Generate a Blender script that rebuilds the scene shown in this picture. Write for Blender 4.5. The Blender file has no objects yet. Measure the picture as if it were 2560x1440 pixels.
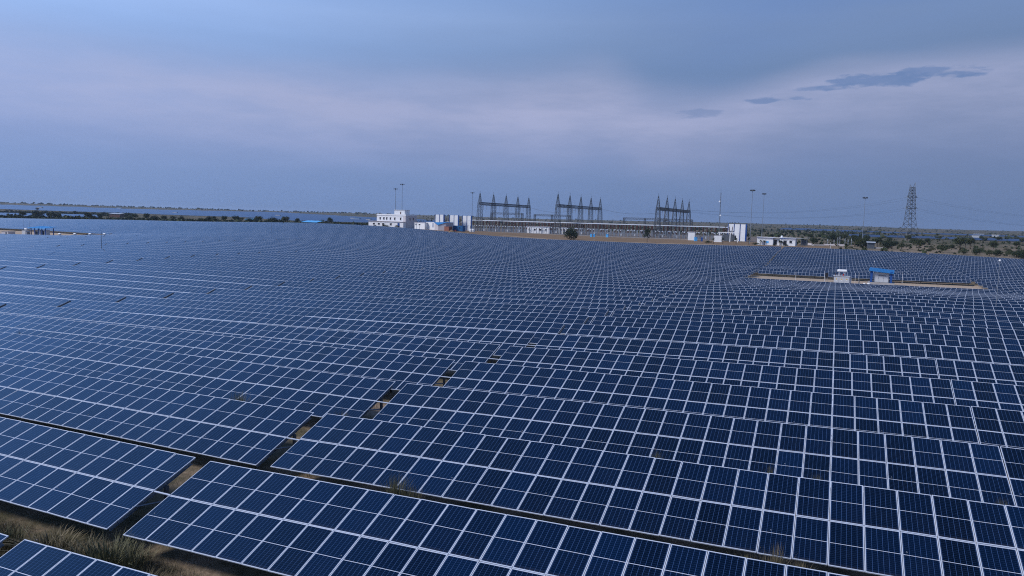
import bpy, math, random
import numpy as np
from mathutils import Vector, Matrix, Euler

R = math.radians
rng = random.Random(7)
nrg = np.random.default_rng(7)
scn = bpy.context.scene
col = scn.collection

# ------------------------------------------------------------------ camera facts
H = 11.5                      # height of the drone above the datum
YAW, FPX, HC, ROLL = 23.6, 1842.93, 546.1, 1.4796
PITCH = math.degrees(math.atan((720 - HC) / FPX))
cy_, sy_ = math.cos(R(YAW)), math.sin(R(YAW))
HEAD = np.array([-sy_, cy_])   # horizontal heading of the camera
RIGHT = np.array([cy_, sy_])

# ------------------------------------------------------------------ rows of the plant
PITCH_Y, Y1, TILT = 6.9437, 18.326, R(19.86)
AISLE_X, BLOCK = -21.355, 55.65
MODX, NCOL, ML = 1.0163, 27, 2.0
TABLE = MODX * NCOL
CT, ST = math.cos(TILT), math.sin(TILT)
MIDH = 1.5                     # height of the middle rail above the ground

CP = "-33,18,-10.07;-45,25,-9.98;-56,32,-9.88;-67,39,-10.05;-79,46,-10.60;-90,53,-10.95;-101,60,-11.24;-22,18,-10.12;-29,25,-9.96;-37,32,-9.86;-44,39,-9.96;-52,46,-10.23;-59,53,-10.61;-67,60,-11.03;-74,67,-11.10;-16,18,-9.85;-8,18,-9.79;-3,18,-9.71;-16,11,-10.25;-22,11,-10.23;-18,25,-9.85;-23,32,-9.88;-27,39,-9.86;-32,46,-9.94;-36,53,-10.20;-41,60,-10.41;-46,67,-10.43;-50,74,-10.70;-55,81,-11.04;-59,88,-11.31;-9,25,-9.66;-14,39,-9.67;-16,46,-9.74;-18,53,-9.80;-21,60,-9.92;-23,67,-9.98;-25,74,-10.18;-28,81,-10.47;-30,88,-10.85;-33,95,-10.97;-35,102,-11.10;-3,39,-9.39;-3,46,-9.48;-4,53,-9.43;-5,60,-9.43;-5,67,-9.52;-6,74,-9.67;-6,81,-9.84;-7,88,-10.10;-7,95,-10.22;-8,102,-10.35;-8,109,-10.52;-9,116,-10.68;-10,122,-10.97;0,18,-9.65;0,25,-9.52;0,32,-9.37;0,39,-9.35;0,46,-9.39;0,53,-9.37;0,60,-9.39;0,67,-9.41;0,74,-9.50;0,81,-9.66;0,88,-9.85;0,95,-9.86;0,102,-10.07;0,109,-10.24;0,116,-10.43;5,60,-9.26;5,67,-9.26;5,74,-9.36;6,81,-9.47;6,88,-9.62;7,95,-9.60;7,102,-9.81;8,109,-9.98;8,116,-10.10;9,122,-10.27;6,25,-9.36;7,32,-9.18;9,39,-9.10;10,46,-9.14;11,53,-9.07;13,60,-9.05;-77,53,-10.98;-77,60,-11.19;-77,67,-11.30;-77,74,-11.19;-77,81,-11.33;-77,88,-11.07;-77,94,-11.11;-77,101,-11.09;-77,109,-10.91;-77,117,-11.01;-133,81,-11.29;-133,88,-11.23;-133,95,-11.18;-133,102,-11.00;-133,109,-10.78;-133,116,-10.67;-133,123,-10.56;-133,130,-10.64;-133,137,-10.65;-133,144,-10.62;34,262,-12.93;34,278,-12.33;34,299,-11.61;-21,249,-14.45;-21,282,-12.98;-21,306,-11.44;-21,327,-10.47;-21,350,-9.85;0,185,-13.77;13,185,-13.46;29,185,-13.32;-14,185,-13.75;32,164,-12.68;-273,185,-11.53;-299,185,-11.91;-236,185,-10.61;-339,234,-10.72;-288,234,-11.20;-17,234,-13.56;16,234,-13.71;34,234,-13.54;-563,345,-10.04;-438,345,-8.31;-366,345,-7.70;-303,345,-6.57;-259,345,-6.36;-219,345,-7.16;-185,345,-8.81;-152,345,-10.46;-118,345,-10.57;-85,345,-10.86;-48,345,-10.40;-0,345,-10.12;32,345,-10.48;68,345,-11.47"
cp = np.array([[float(v) for v in q.split(',')] for q in CP.split(';')])
extra = [(-247, 500, -9.0), (-247, 600, -8.6), (-185, 500, -8.9), (-185, 610, -8.6), (-113, 500, -9.1), (-113, 615, -8.7),
         (-258, 415, -6.6), (-225, 440, -7.3), (-160, 420, -9.9), (-80, 420, -9.9), (-80, 485, -9.3), (0, 420, -9.6), (60, 420, -10.0), (60, 560, -9.6), (0, 520, -9.4), (150, 450, -10.0), (150, 600, -9.5),
         (-330, 430, -6.6), (-420, 430, -7.6), (-520, 430, -8.9), (-650, 420, -9.4), (-420, 560, -8.6), (-300, 560, -8.6), (120, 300, -12), (120, 150, -11.5), (60, 20, -9.3)]
cp = np.vstack([cp, np.array(extra)])
_S = 100.0
def _tps(pts, lam):
    A = pts[:, :2] / _S
    n = len(A)
    U = lambda r2: np.where(r2 > 0, 0.5 * r2 * np.log(np.maximum(r2, 1e-12)), 0)
    K = U(((A[:, None] - A[None]) ** 2).sum(-1))
    Q = np.c_[np.ones(n), A]
    M = np.block([[K + lam * np.eye(n), Q], [Q.T, np.zeros((3, 3))]])
    w = np.linalg.solve(M, np.r_[pts[:, 2], 0, 0, 0])
    def f(xy):
        xy = np.atleast_2d(xy) / _S
        out = np.empty(len(xy))
        for i in range(0, len(xy), 20000):
            q = xy[i:i + 20000]
            out[i:i + 20000] = U(((q[:, None] - A[None]) ** 2).sum(-1)) @ w[:n] + np.c_[np.ones(len(q)), q] @ w[n:]
        return out
    return f
_near = _tps(cp, 0.02)
def smooth(a, b, x):
    t = np.clip((x - a) / (b - a), 0, 1)
    return t * t * (3 - 2 * t)
HILL_AZ = [-180, -60, -36, -31, -26, -20, -12, -4, 2, 9, 16, 22, 28, 34, 60, 180]
HILL_Z = [0, 12, 12, 10, 6, 3, 5, 4, -1, 2, 6, 4, 0, -2, 0, 0]
def ground(X, Y):
    X = np.atleast_1d(np.asarray(X, float)); Y = np.atleast_1d(np.asarray(Y, float))
    r = np.hypot(X, Y)
    az = np.degrees(np.arctan2(X * RIGHT[0] + Y * RIGHT[1], X * HEAD[0] + Y * HEAD[1]))
    nz = np.clip(_near(np.c_[X, Y]), -16, -6.3) - MIDH
    hz = np.interp(az, HILL_AZ, HILL_Z)
    und = 2.2 * np.sin(X / 310 + 1.3) * np.sin(Y / 270 + .4) + 3.0 * np.sin(X / 900) * np.cos(Y / 700)
    fz = -10.6 + (hz + 10.6 + und) * smooth(1500, 3600, r) + .5 * np.sin(X / 90) * np.sin(Y / 110)
    k = smooth(620, 900, r)
    return H + nz * (1 - k) + fz * k
def gz(x, y):
    return float(ground([x], [y])[0])
def spot(px, d):
    """ground point seen at photo column px, d metres in front of the camera plane"""
    t = (px - 1280) / FPX
    x, y = d * (HEAD + t * RIGHT)
    return float(x), float(y), gz(x, y)

ONES = 'zeroth first second third fourth fifth sixth seventh eighth ninth tenth eleventh twelfth thirteenth fourteenth fifteenth sixteenth seventeenth eighteenth nineteenth'.split()
TENS = {2: 'twent', 3: 'thirt', 4: 'fort', 5: 'fift', 6: 'sixt', 7: 'sevent', 8: 'eight', 9: 'ninet'}
def ordinal(n):
    if n < 20: return ONES[n]
    if n > 99: return str(n) + 'th'
    return TENS[n // 10] + ('ieth' if n % 10 == 0 else 'y-' + ONES[n % 10])

# ------------------------------------------------------------------ mesh builder
class MB:
    def __init__(s): s.v, s.f, s.m, s.uv = [], [], [], []
    def face(s, pts, m=0, uv=None):
        i = len(s.v); s.v += [tuple(p) for p in pts]; s.f.append(tuple(range(i, i + len(pts)))); s.m.append(m); s.uv.append(uv)
    def box(s, c, d, m=0, M=None, top=None):
        """box centred at c with size d; M rotates it; top = (sx, sy) shrink of the upper face"""
        x, y, z = d[0] / 2, d[1] / 2, d[2] / 2
        tx, ty = top if top else (1, 1)
        P = [(-x, -y, -z), (x, -y, -z), (x, y, -z), (-x, y, -z), (-x * tx, -y * ty, z), (x * tx, -y * ty, z), (x * tx, y * ty, z), (-x * tx, y * ty, z)]
        if M is not None: P = [tuple(M @ Vector(p)) for p in P]
        i = len(s.v); s.v += [(p[0] + c[0], p[1] + c[1], p[2] + c[2]) for p in P]
        for f in ((0, 3, 2, 1), (4, 5, 6, 7), (0, 1, 5, 4), (1, 2, 6, 5), (2, 3, 7, 6), (3, 0, 4, 7)):
            s.f.append(tuple(i + k for k in f)); s.m.append(m); s.uv.append(None)
    def tube(s, p, q, r, n=6, m=0, r2=None, cap=True):
        p, q = Vector(p), Vector(q); d = q - p
        if d.length < 1e-9: return
        d.normalize(); a = d.orthogonal().normalized(); b = d.cross(a); r2 = r if r2 is None else r2
        i = len(s.v)
        for c, rr in ((p, r), (q, r2)):
            for k in range(n):
                t = 2 * math.pi * (k + .5) / n; s.v.append(tuple(c + (a * math.cos(t) + b * math.sin(t)) * rr))
        for k in range(n):
            s.f.append((i + k, i + (k + 1) % n, i + n + (k + 1) % n, i + n + k)); s.m.append(m); s.uv.append(None)
        if cap:
            s.f.append(tuple(i + k for k in reversed(range(n)))); s.f.append(tuple(i + n + k for k in range(n))); s.m += [m, m]; s.uv += [None, None]
    def bar(s, p, q, w, m=0): s.tube(p, q, w * .7071, 4, m)
    def lathe(s, prof, n=12, m=0, c=(0, 0, 0), axis='z'):
        i = len(s.v)
        for (r, z) in prof:
            for k in range(n):
                t = 2 * math.pi * k / n; a, b = r * math.cos(t), r * math.sin(t)
                s.v.append((c[0] + a, c[1] + b, c[2] + z) if axis == 'z' else (c[0] + z, c[1] + a, c[2] + b))
        for j in range(len(prof) - 1):
            for k in range(n):
                s.f.append((i + j * n + k, i + j * n + (k + 1) % n, i + (j + 1) * n + (k + 1) % n, i + (j + 1) * n + k)); s.m.append(m); s.uv.append(None)
        s.f.append(tuple(i + k for k in reversed(range(n)))); j = (len(prof) - 1) * n
        s.f.append(tuple(i + j + k for k in range(n))); s.m += [m, m]; s.uv += [None, None]
    def prism(s, poly, y0, y1, m=0):
        """polygon in x,z pulled along y"""
        n = len(poly); i = len(s.v)
        s.v += [(x, y0, z) for x, z in poly] + [(x, y1, z) for x, z in poly]
        s.f.append(tuple(i + k for k in range(n))); s.f.append(tuple(i + n + k for k in reversed(range(n)))); s.m += [m, m]; s.uv += [None, None]
        for k in range(n):
            s.f.append((i + k, i + n + k, i + n + (k + 1) % n, i + (k + 1) % n)); s.m.append(m); s.uv.append(None)
    def mesh(s, name, mats):
        me = bpy.data.meshes.new(name); me.from_pydata(s.v, [], s.f)
        for mt in (mats if isinstance(mats, (list, tuple)) else [mats]): me.materials.append(mt)
        me.polygons.foreach_set('material_index', s.m)
        if any(u is not None for u in s.uv):
            L = me.uv_layers.new(name='UVMap'); out = []
            for f, u in zip(s.f, s.uv):
                out += [c for q in (u if u is not None else [(0, 0)] * len(f)) for c in q]
            L.data.foreach_set('uv', out)
        me.update(); return me
    def build(s, name, mats, parent=None, loc=(0, 0, 0), rot=(0, 0, 0)):
        return link(name, s.mesh(name, mats), parent, loc, rot)
def link(name, me, parent=None, loc=(0, 0, 0), rot=(0, 0, 0)):
    o = bpy.data.objects.new(name, me); col.objects.link(o)
    o.parent = parent; o.location = loc; o.rotation_euler = rot
    return o
def tag(o, label=None, cat=None, group=None, kind=None):
    for k, v in (('label', label), ('category', cat), ('group', group), ('kind', kind)):
        if v: o[k] = v
    return o
def thing(name, label, cat, loc=(0, 0, 0), rz=0, group=None):
    o = bpy.data.objects.new(name, None); col.objects.link(o); o.empty_display_size = .3
    o.location = loc; o.rotation_euler = (0, 0, rz)
    return tag(o, label, cat, group)
def dup(root, loc, rot=None, scale=None, label=None, group=None):
    r = root.copy(); col.objects.link(r); r.location = loc
    if rot is not None: r.rotation_euler = rot
    if scale is not None: r.scale = scale
    if label: r['label'] = label
    if group: r['group'] = group
    for ch in KIDS.get(root.name, ()):
        c = ch.copy(); col.objects.link(c); c.parent = r
        for g in KIDS.get(ch.name, ()):
            d = g.copy(); col.objects.link(d); d.parent = c
    return r
KIDS = {}
def note_kids(root):
    """remember the parts of a first-of-its-kind (children is a slow look-up)"""
    KIDS[root.name] = list(root.children)
    for c in root.children: KIDS[c.name] = list(c.children)

# ------------------------------------------------------------------ materials
def nodes(name):
    m = bpy.data.materials.new(name); m.use_nodes = True
    nt = m.node_tree; b = nt.nodes['Principled BSDF']
    return m, nt, b
def N(nt, t, **k):
    n = nt.nodes.new(t)
    for a, v in k.items():
        if a in n.bl_rna.properties: setattr(n, a, v)
    return n
def math_(nt, op, a, b=None, c=None, clamp=False):
    n = nt.nodes.new('ShaderNodeMath'); n.operation = op; n.use_clamp = clamp
    for i, v in enumerate((a, b, c)):
        if v is None: continue
        if isinstance(v, (int, float)): n.inputs[i].default_value = v
        else: nt.links.new(v, n.inputs[i])
    return n.outputs[0]
def mixc(nt, f, a, b, blend='MIX'):
    n = nt.nodes.new('ShaderNodeMix'); n.data_type = 'RGBA'; n.blend_type = blend; n.clamp_factor = True
    for i, v in ((0, f), (6, a), (7, b)):
        if isinstance(v, (int, float)): n.inputs[i].default_value = v
        elif isinstance(v, tuple): n.inputs[i].default_value = (*v, 1) if len(v) == 3 else v
        else: nt.links.new(v, n.inputs[i])
    return n.outputs[2]
def noise(nt, scale, vec=None, detail=4, rough=.55, dist=0):
    n = nt.nodes.new('ShaderNodeTexNoise'); n.inputs['Scale'].default_value = scale; n.inputs['Detail'].default_value = detail
    n.inputs['Roughness'].default_value = rough; n.inputs['Distortion'].default_value = dist
    if vec is not None: nt.links.new(vec, n.inputs['Vector'])
    return n.outputs['Fac']
def ramp(nt, f, stops, interp='LINEAR'):
    n = nt.nodes.new('ShaderNodeValToRGB'); n.color_ramp.interpolation = interp
    e = n.color_ramp.elements
    while len(e) < len(stops): e.new(.5)
    for q, (p, c) in zip(e, stops): q.position = p; q.color = (*c, 1) if len(c) == 3 else c
    nt.links.new(f, n.inputs[0]); return n.outputs[0]
def plain(name, c, rough=.7, metal=0, var=.15, scale=1.5, spec=.3):
    """painted or bare surface with faint blotches and streaks of wear"""
    m, nt, b = nodes(name)
    tc = N(nt, 'ShaderNodeTexCoord'); f = noise(nt, scale, tc.outputs['Object'], 5)
    lo = tuple(x * (1 - var) for x in c); hi = tuple(min(1, x * (1 + var)) for x in c)
    nt.links.new(ramp(nt, f, [(.3, lo), (.7, hi)]), b.inputs['Base Color'])
    b.inputs['Roughness'].default_value = rough; b.inputs['Metallic'].default_value = metal; b.inputs['Specular IOR Level'].default_value = spec
    return m
CELL = (.0005, .0034, .0125)
FRAME = (.52, .57, .66)
def gridline(nt, u, w):
    """1 where u is within w of a whole number"""
    fr = math_(nt, 'FRACT', u); d = math_(nt, 'ABSOLUTE', math_(nt, 'SUBTRACT', fr, .5))
    return math_(nt, 'GREATER_THAN', d, .5 - w)
def panel_material(name, deck):
    m, nt, b = nodes(name)
    uv = N(nt, 'ShaderNodeUVMap'); sp = N(nt, 'ShaderNodeSeparateXYZ'); nt.links.new(uv.outputs[0], sp.inputs[0])
    u, v = sp.outputs[0], sp.outputs[1]
    oi = N(nt, 'ShaderNodeObjectInfo')
    if deck:                                    # whole table: u counts modules, v counts the two courses
        cb = N(nt, 'ShaderNodeCombineXYZ'); nt.links.new(math_(nt, 'FLOOR', u), cb.inputs[0]); nt.links.new(math_(nt, 'FLOOR', v), cb.inputs[1])
        nt.links.new(math_(nt, 'MULTIPLY', oi.outputs['Random'], 37.0), cb.inputs[2])
        wn = N(nt, 'ShaderNodeTexWhiteNoise', noise_dimensions='3D'); nt.links.new(cb.outputs[0], wn.inputs['Vector']); rnd = wn.outputs['Value']
        mu, mv = math_(nt, 'FRACT', u), math_(nt, 'FRACT', v)
        rnd = math_(nt, 'ADD', math_(nt, 'MULTIPLY', rnd, .75), math_(nt, 'MULTIPLY', oi.outputs['Random'], .25))
    else:
        rnd = oi.outputs['Random']; mu, mv = u, v
    cell = ramp(nt, rnd, [(0, tuple(c * .35 for c in CELL)), (.4, CELL), (.85, tuple(c * 1.4 for c in CELL)), (1, (CELL[0] * 1.3, CELL[1] * 2.1, CELL[2] * 2.1))])
    cu, cv = math_(nt, 'MULTIPLY', math_(nt, 'SUBTRACT', mu, .02), 6 / .96), math_(nt, 'MULTIPLY', math_(nt, 'SUBTRACT', mv, .01), 24 / .98)
    lu, lv = gridline(nt, cu, .022), gridline(nt, cv, .030)
    bus = gridline(nt, math_(nt, 'MULTIPLY', cu, 9.0), .05)
    colr = mixc(nt, math_(nt, 'MULTIPLY', bus, .12), cell, (.04, .10, .26))
    colr = mixc(nt, math_(nt, 'MULTIPLY', lv, .30), colr, (.07, .17, .42))
    colr = mixc(nt, math_(nt, 'MULTIPLY', lu, .55), colr, (.11, .22, .50))
    mid = math_(nt, 'LESS_THAN', math_(nt, 'ABSOLUTE', math_(nt, 'SUBTRACT', mv, .5)), .0052)
    colr = mixc(nt, mid, colr, (.55, .60, .70))
    # dust film: a little heavier at the lower edge, in blotches
    tc = N(nt, 'ShaderNodeTexCoord'); dn = noise(nt, .9, tc.outputs['Object'], 5)
    dust = math_(nt, 'MULTIPLY', math_(nt, 'SUBTRACT', dn, .5, clamp=True), .03)
    colr = mixc(nt, dust, colr, (.32, .30, .28))
    low = math_(nt, 'MULTIPLY', math_(nt, 'SUBTRACT', .07, mv, clamp=True), math_(nt, 'MULTIPLY', dn, 1.6))
    colr = mixc(nt, low, colr, (.26, .25, .25))
    if deck:
        fu = gridline(nt, u, .021); fv = gridline(nt, v, .024)
        fr = math_(nt, 'MAXIMUM', fu, fv)
        colr = mixc(nt, fr, colr, FRAME)
        rg = math_(nt, 'ADD', math_(nt, 'MULTIPLY', fr, .35), .09); nt.links.new(rg, b.inputs['Roughness'])
        nt.links.new(math_(nt, 'SUBTRACT', .45, math_(nt, 'MULTIPLY', fr, .1)), b.inputs['Specular IOR Level'])
    else:
        b.inputs['Roughness'].default_value = .09; b.inputs['Specular IOR Level'].default_value = .45
    nt.links.new(colr, b.inputs['Base Color']); b.inputs['Specular Tint'].default_value = (.18, .62, 1, 1)
    # slight waviness of the glass
    bp = N(nt, 'ShaderNodeBump'); bp.inputs['Strength'].default_value = .03; bp.inputs['Distance'].default_value = .02
    nt.links.new(noise(nt, 1.3, tc.outputs['Object'], 2), bp.inputs['Height']); nt.links.new(bp.outputs[0], b.inputs['Normal'])
    return m
M = {}
M['glass'] = panel_material('cell glass', False)
M['deck'] = panel_material('module deck', True)
def far_deck():
    # module rows a kilometre and more away: glass, gaps and frames blend into one tone
    m, nt, b = nodes('far module rows')
    tc = N(nt, 'ShaderNodeTexCoord'); f = noise(nt, .02, tc.outputs['Object'], 4)
    nt.links.new(ramp(nt, f, [(.35, (.035, .060, .125)), (.65, (.055, .085, .160))]), b.inputs['Base Color'])
    b.inputs['Roughness'].default_value = .25; b.inputs['Specular IOR Level'].default_value = .35; b.inputs['Specular Tint'].default_value = (.25, .58, 1, 1)
    return m
M['fardeck'] = far_deck()
M['frame'] = plain('anodised frame', FRAME, .42, .0, .05, 3, .4)
M['galv'] = plain('galvanised steel', (.24, .27, .31), .5, .3, .2, 4)
M['darksteel'] = plain('weathered steel', (.10, .115, .135), .55, .3, .2, 2)
M['white'] = plain('white paint', (.78, .79, .80), .7, 0, .06, .6)
M['greywall'] = plain('grey render', (.50, .47, .49), .85, 0, .08, .5)
M['shadewall'] = plain('shade-toned plaster', (.62, .58, .58), .85, 0, .08, .5)  # white wall with the unlit side's shade put into the colour
M['dark'] = plain('dark opening', (.02, .02, .025), .4, 0, .2, 1, .4)
M['blue'] = plain('blue sheet metal', (.018, .17, .42), .45, 0, .08, .8)
M['boxblue'] = plain('container blue', (.02, .12, .30), .55, 0, .12, .8)
M['skyblue'] = plain('sun-bleached blue sheet', (.10, .42, .80), .5, 0, .1, .6)
M['navy'] = plain('navy paint', (.015, .07, .26), .5, 0, .12, .8)
M['cabinet'] = plain('cabinet grey paint', (.50, .52, .55), .5, 0, .06, 1.2)
M['concrete'] = plain('concrete', (.36, .34, .33), .9, 0, .15, .7)
M['brick'] = plain('brick red', (.26, .11, .08), .9, 0, .25, 3)
M['insul'] = plain('brown porcelain', (.10, .05, .035), .3, 0, .2, 3, .5)
M['insulgrey'] = plain('grey insulator', (.28, .32, .36), .4, 0, .15, 3, .5)
M['alu'] = plain('aluminium tube', (.56, .59, .63), .4, .2, .05, 1)
M['bark'] = plain('bark', (.09, .065, .05), .9, 0, .3, 6)
M['yellow'] = plain('warning yellow', (.62, .40, .06), .6, 0, .1, 4)
M['red'] = plain('red paint', (.35, .03, .03), .5, 0, .15, 2)
M['rubble'] = plain('rubble', (.42, .38, .37), .95, 0, .3, 3)
def leaf_material(name, a, b_, c):
    m, nt, b = nodes(name)
    tc = N(nt, 'ShaderNodeTexCoord'); oi = N(nt, 'ShaderNodeObjectInfo'); g = N(nt, 'ShaderNodeNewGeometry')
    f = noise(nt, 6, tc.outputs['Object'], 3)
    k = math_(nt, 'ADD', math_(nt, 'MULTIPLY', f, .6), math_(nt, 'ADD', math_(nt, 'MULTIPLY', g.outputs['Random Per Island'], .35), math_(nt, 'MULTIPLY', oi.outputs['Random'], .15)))
    nt.links.new(ramp(nt, k, [(.3, a), (.55, b_), (.85, c)]), b.inputs['Base Color'])
    b.inputs['Roughness'].default_value = .75; b.inputs['Specular IOR Level'].default_value = .2
    return m
M['leaf'] = leaf_material('acacia leaf', (.024, .036, .018), (.052, .068, .032), (.095, .105, .052))
M['leafdark'] = leaf_material('dark bush leaf', (.014, .025, .013), (.030, .045, .022), (.058, .075, .036))
M['scrub'] = leaf_material('dry scrub leaf', (.045, .052, .028), (.085, .082, .048), (.14, .125, .075))
M['grass'] = leaf_material('dry grass blade', (.085, .076, .042), (.17, .145, .09), (.28, .235, .165))
M['greengrass'] = leaf_material('green grass blade', (.075, .080, .042), (.145, .142, .080), (.25, .22, .14))
def ground_material():
    m, nt, b = nodes('earth and dry grass')
    g = N(nt, 'ShaderNodeNewGeometry'); P = g.outputs['Position']
    sp = N(nt, 'ShaderNodeSeparateXYZ'); nt.links.new(P, sp.inputs[0]); X, Y = sp.outputs[0], sp.outputs[1]
    n1, n2, n3 = noise(nt, .35, P, 8, .65), noise(nt, .03, P, 6, .6), noise(nt, 3.5, P, 6, .7)
    sand = ramp(nt, n3, [(.25, (.20, .145, .105)), (.5, (.295, .222, .162)), (.75, (.39, .30, .225))])
    grass = ramp(nt, n3, [(.25, (.095, .078, .050)), (.5, (.16, .130, .085)), (.8, (.25, .20, .135))])
    green = ramp(nt, n3, [(.25, (.030, .036, .018)), (.6, (.065, .066, .034)), (.85, (.11, .10, .055))])
    k = ramp(nt, n1, [(.42, (0, 0, 0)), (.58, (1, 1, 1))])
    c = mixc(nt, k, sand, grass)
    k2 = ramp(nt, math_(nt, 'ADD', math_(nt, 'MULTIPLY', n2, .6), math_(nt, 'MULTIPLY', n1, .4)), [(.46, (0, 0, 0)), (.60, (1, 1, 1))])
    c = mixc(nt, math_(nt, 'MULTIPLY', k2, .75), c, green)
    # the farther plain carries more scrub
    r = math_(nt, 'SQRT', math_(nt, 'ADD', math_(nt, 'POWER', X, 2.0), math_(nt, 'POWER', Y, 2.0)))
    # (scrubland begins beyond the plant; a fact of the place, measured from the datum)
    n4 = noise(nt, .012, P, 8, .7)
    far = math_(nt, 'MULTIPLY', math_(nt, 'MULTIPLY', math_(nt, 'SUBTRACT', r, 500, clamp=False), .006, clamp=True), ramp(nt, n4, [(.35, (0, 0, 0)), (.55, (1, 1, 1))]))
    c = mixc(nt, math_(nt, 'MULTIPLY', far, .9), c, green)
    def band(v, a, b2, soft):
        up = math_(nt, 'MULTIPLY', math_(nt, 'SUBTRACT', v, a), 1 / soft, clamp=True)
        dn = math_(nt, 'MULTIPLY', math_(nt, 'SUBTRACT', b2, v), 1 / soft, clamp=True)
        return math_(nt, 'MULTIPLY', up, dn)
    wob = math_(nt, 'MULTIPLY', math_(nt, 'SUBTRACT', n1, .5), 8)
    Yw = math_(nt, 'ADD', Y, wob)
    # bare tracks in the service yards, the dry verge and the gravel of the switchyard
    yard = band(Yw, 191, 235, 3)
    c = mixc(nt, math_(nt, 'MULTIPLY', yard, .8), c, mixc(nt, n3, (.40, .30, .215), (.56, .44, .33)))
    verge = math_(nt, 'MULTIPLY', band(Yw, 352, 482, 6), band(X, -330, 5, 12))
    c = mixc(nt, math_(nt, 'MULTIPLY', verge, .85), c, ramp(nt, n3, [(.25, (.145, .090, .052)), (.5, (.215, .142, .085)), (.8, (.29, .20, .125))]))
    track = math_(nt, 'MULTIPLY', band(Yw, 402, 412, 3), band(X, -190, 10, 12))
    c = mixc(nt, math_(nt, 'MULTIPLY', track, .8), c, (.36, .28, .20))
    gravel = math_(nt, 'MULTIPLY', band(Y, 484, 640, 3), band(X, -310, -38, 6))
    c = mixc(nt, math_(nt, 'MULTIPLY', gravel, .85), c, mixc(nt, n3, (.13, .105, .09), (.24, .20, .18)))
    nt.links.new(c, b.inputs['Base Color']); b.inputs['Roughness'].default_value = .95; b.inputs['Specular IOR Level'].default_value = .1
    bp = N(nt, 'ShaderNodeBump'); bp.inputs['Strength'].default_value = .6; bp.inputs['Distance'].default_value = .15
    nt.links.new(n3, bp.inputs['Height']); nt.links.new(bp.outputs[0], b.inputs['Normal'])
    return m
M['ground'] = ground_material()
SUN_E, SKY_K, EXPO, HAZE = 3.0, 1.0, 0.0, 0.00008
# ------------------------------------------------------------------ camera
cam_d = bpy.data.cameras.new('camera'); cam = bpy.data.objects.new('camera', cam_d); col.objects.link(cam); scn.camera = cam
cam_d.sensor_width = 36; cam_d.lens = 36 * FPX / 2560; cam_d.clip_start = .3; cam_d.clip_end = 20000
_p, _r = R(PITCH), R(ROLL)
fw = Vector((HEAD[0] * math.cos(_p), HEAD[1] * math.cos(_p), -math.sin(_p)))
rt = Vector((RIGHT[0], RIGHT[1], 0)); up = Vector((HEAD[0] * math.sin(_p), HEAD[1] * math.sin(_p), math.cos(_p)))
rx = rt * math.cos(_r) + up * math.sin(_r); uy = up * math.cos(_r) - rt * math.sin(_r)
cam.matrix_world = Matrix(((rx.x, uy.x, -fw.x, 0), (rx.y, uy.y, -fw.y, 0), (rx.z, uy.z, -fw.z, H), (0, 0, 0, 1)))
def project(p):
    d = Vector((p[0], p[1], p[2] - H)); z = d.dot(fw)
    if z < .5: return None
    return 1280 + FPX * d.dot(rx) / z, 720 - FPX * d.dot(uy) / z, z

# ------------------------------------------------------------------ sky and sun
SUN_AZ, SUN_EL = -105.0, 42.0
sd = HEAD * math.cos(R(SUN_AZ)) + RIGHT * math.sin(R(SUN_AZ))
sun_dir = Vector((sd[0] * math.cos(R(SUN_EL)), sd[1] * math.cos(R(SUN_EL)), math.sin(R(SUN_EL))))
ld = bpy.data.lights.new('sun', 'SUN'); ld.energy = SUN_E; ld.angle = R(14); ld.color = (1.0, .95, .90)
lo = bpy.data.objects.new('sun', ld); col.objects.link(lo); lo.rotation_euler = sun_dir.to_track_quat('Z', 'Y').to_euler(); lo.location = (-60, -60, 120)

w = bpy.data.worlds.new('World'); scn.world = w; w.use_nodes = True
nt = w.node_tree; bg = nt.nodes['Background']
sky = N(nt, 'ShaderNodeTexSky'); sky.sky_type = 'NISHITA'; sky.sun_disc = False
sky.sun_elevation = R(SUN_EL); sky.sun_rotation = math.atan2(sd[0], sd[1]); sky.air_density = 1.5; sky.dust_density = 2.0
tc = N(nt, 'ShaderNodeTexCoord'); D = tc.outputs['Generated']
def dot(v):
    n = N(nt, 'ShaderNodeVectorMath'); n.operation = 'DOT_PRODUCT'; nt.links.new(D, n.inputs[0]); n.inputs[1].default_value = v; return n.outputs['Value']
s_ = dot((RIGHT[0], RIGHT[1], 0)); z_ = dot((0, 0, 1)); f_ = dot((HEAD[0], HEAD[1], 0))
def stretched(k):
    """sample direction flattened so that noise makes long level streaks"""
    n = N(nt, 'ShaderNodeVectorMath'); n.operation = 'MULTIPLY'; nt.links.new(D, n.inputs[0]); n.inputs[1].default_value = (1, 1, k); return n.outputs[0]
nA = noise(nt, 2.2, stretched(4.5), 7, .55); nB = noise(nt, 7, stretched(5.0), 6, .6); nC = noise(nt, 1.1, stretched(2.5), 4, .5)
wob = math_(nt, 'ADD', math_(nt, 'MULTIPLY', math_(nt, 'SUBTRACT', nA, .5), .10), math_(nt, 'MULTIPLY', math_(nt, 'SUBTRACT', nB, .5), .035))
zz = math_(nt, 'ADD', z_, wob)
def mapr(v, a, b, c=0., d=1., smoothed=True):
    n = N(nt, 'ShaderNodeMapRange'); n.interpolation_type = 'SMOOTHSTEP' if smoothed else 'LINEAR'; n.clamp = True
    nt.links.new(v, n.inputs[0])
    for i, q in enumerate((a, b, c, d)): n.inputs[i + 1].default_value = q
    return n.outputs[0]
SKYRAMP = [(0, (.152, .248, .485)), (.045, (.174, .270, .515)), (.09, (.204, .296, .560)), (.14, (.226, .328, .606)), (.19, (.228, .358, .655)), (.25, (.305, .455, .800)), (.4, (.20, .42, .95)), (.62, (.155, .325, .74)), (.82, (.085, .17, .42)), (1, (.06, .11, .27))]
base = ramp(nt, z_, SKYRAMP)
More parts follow.
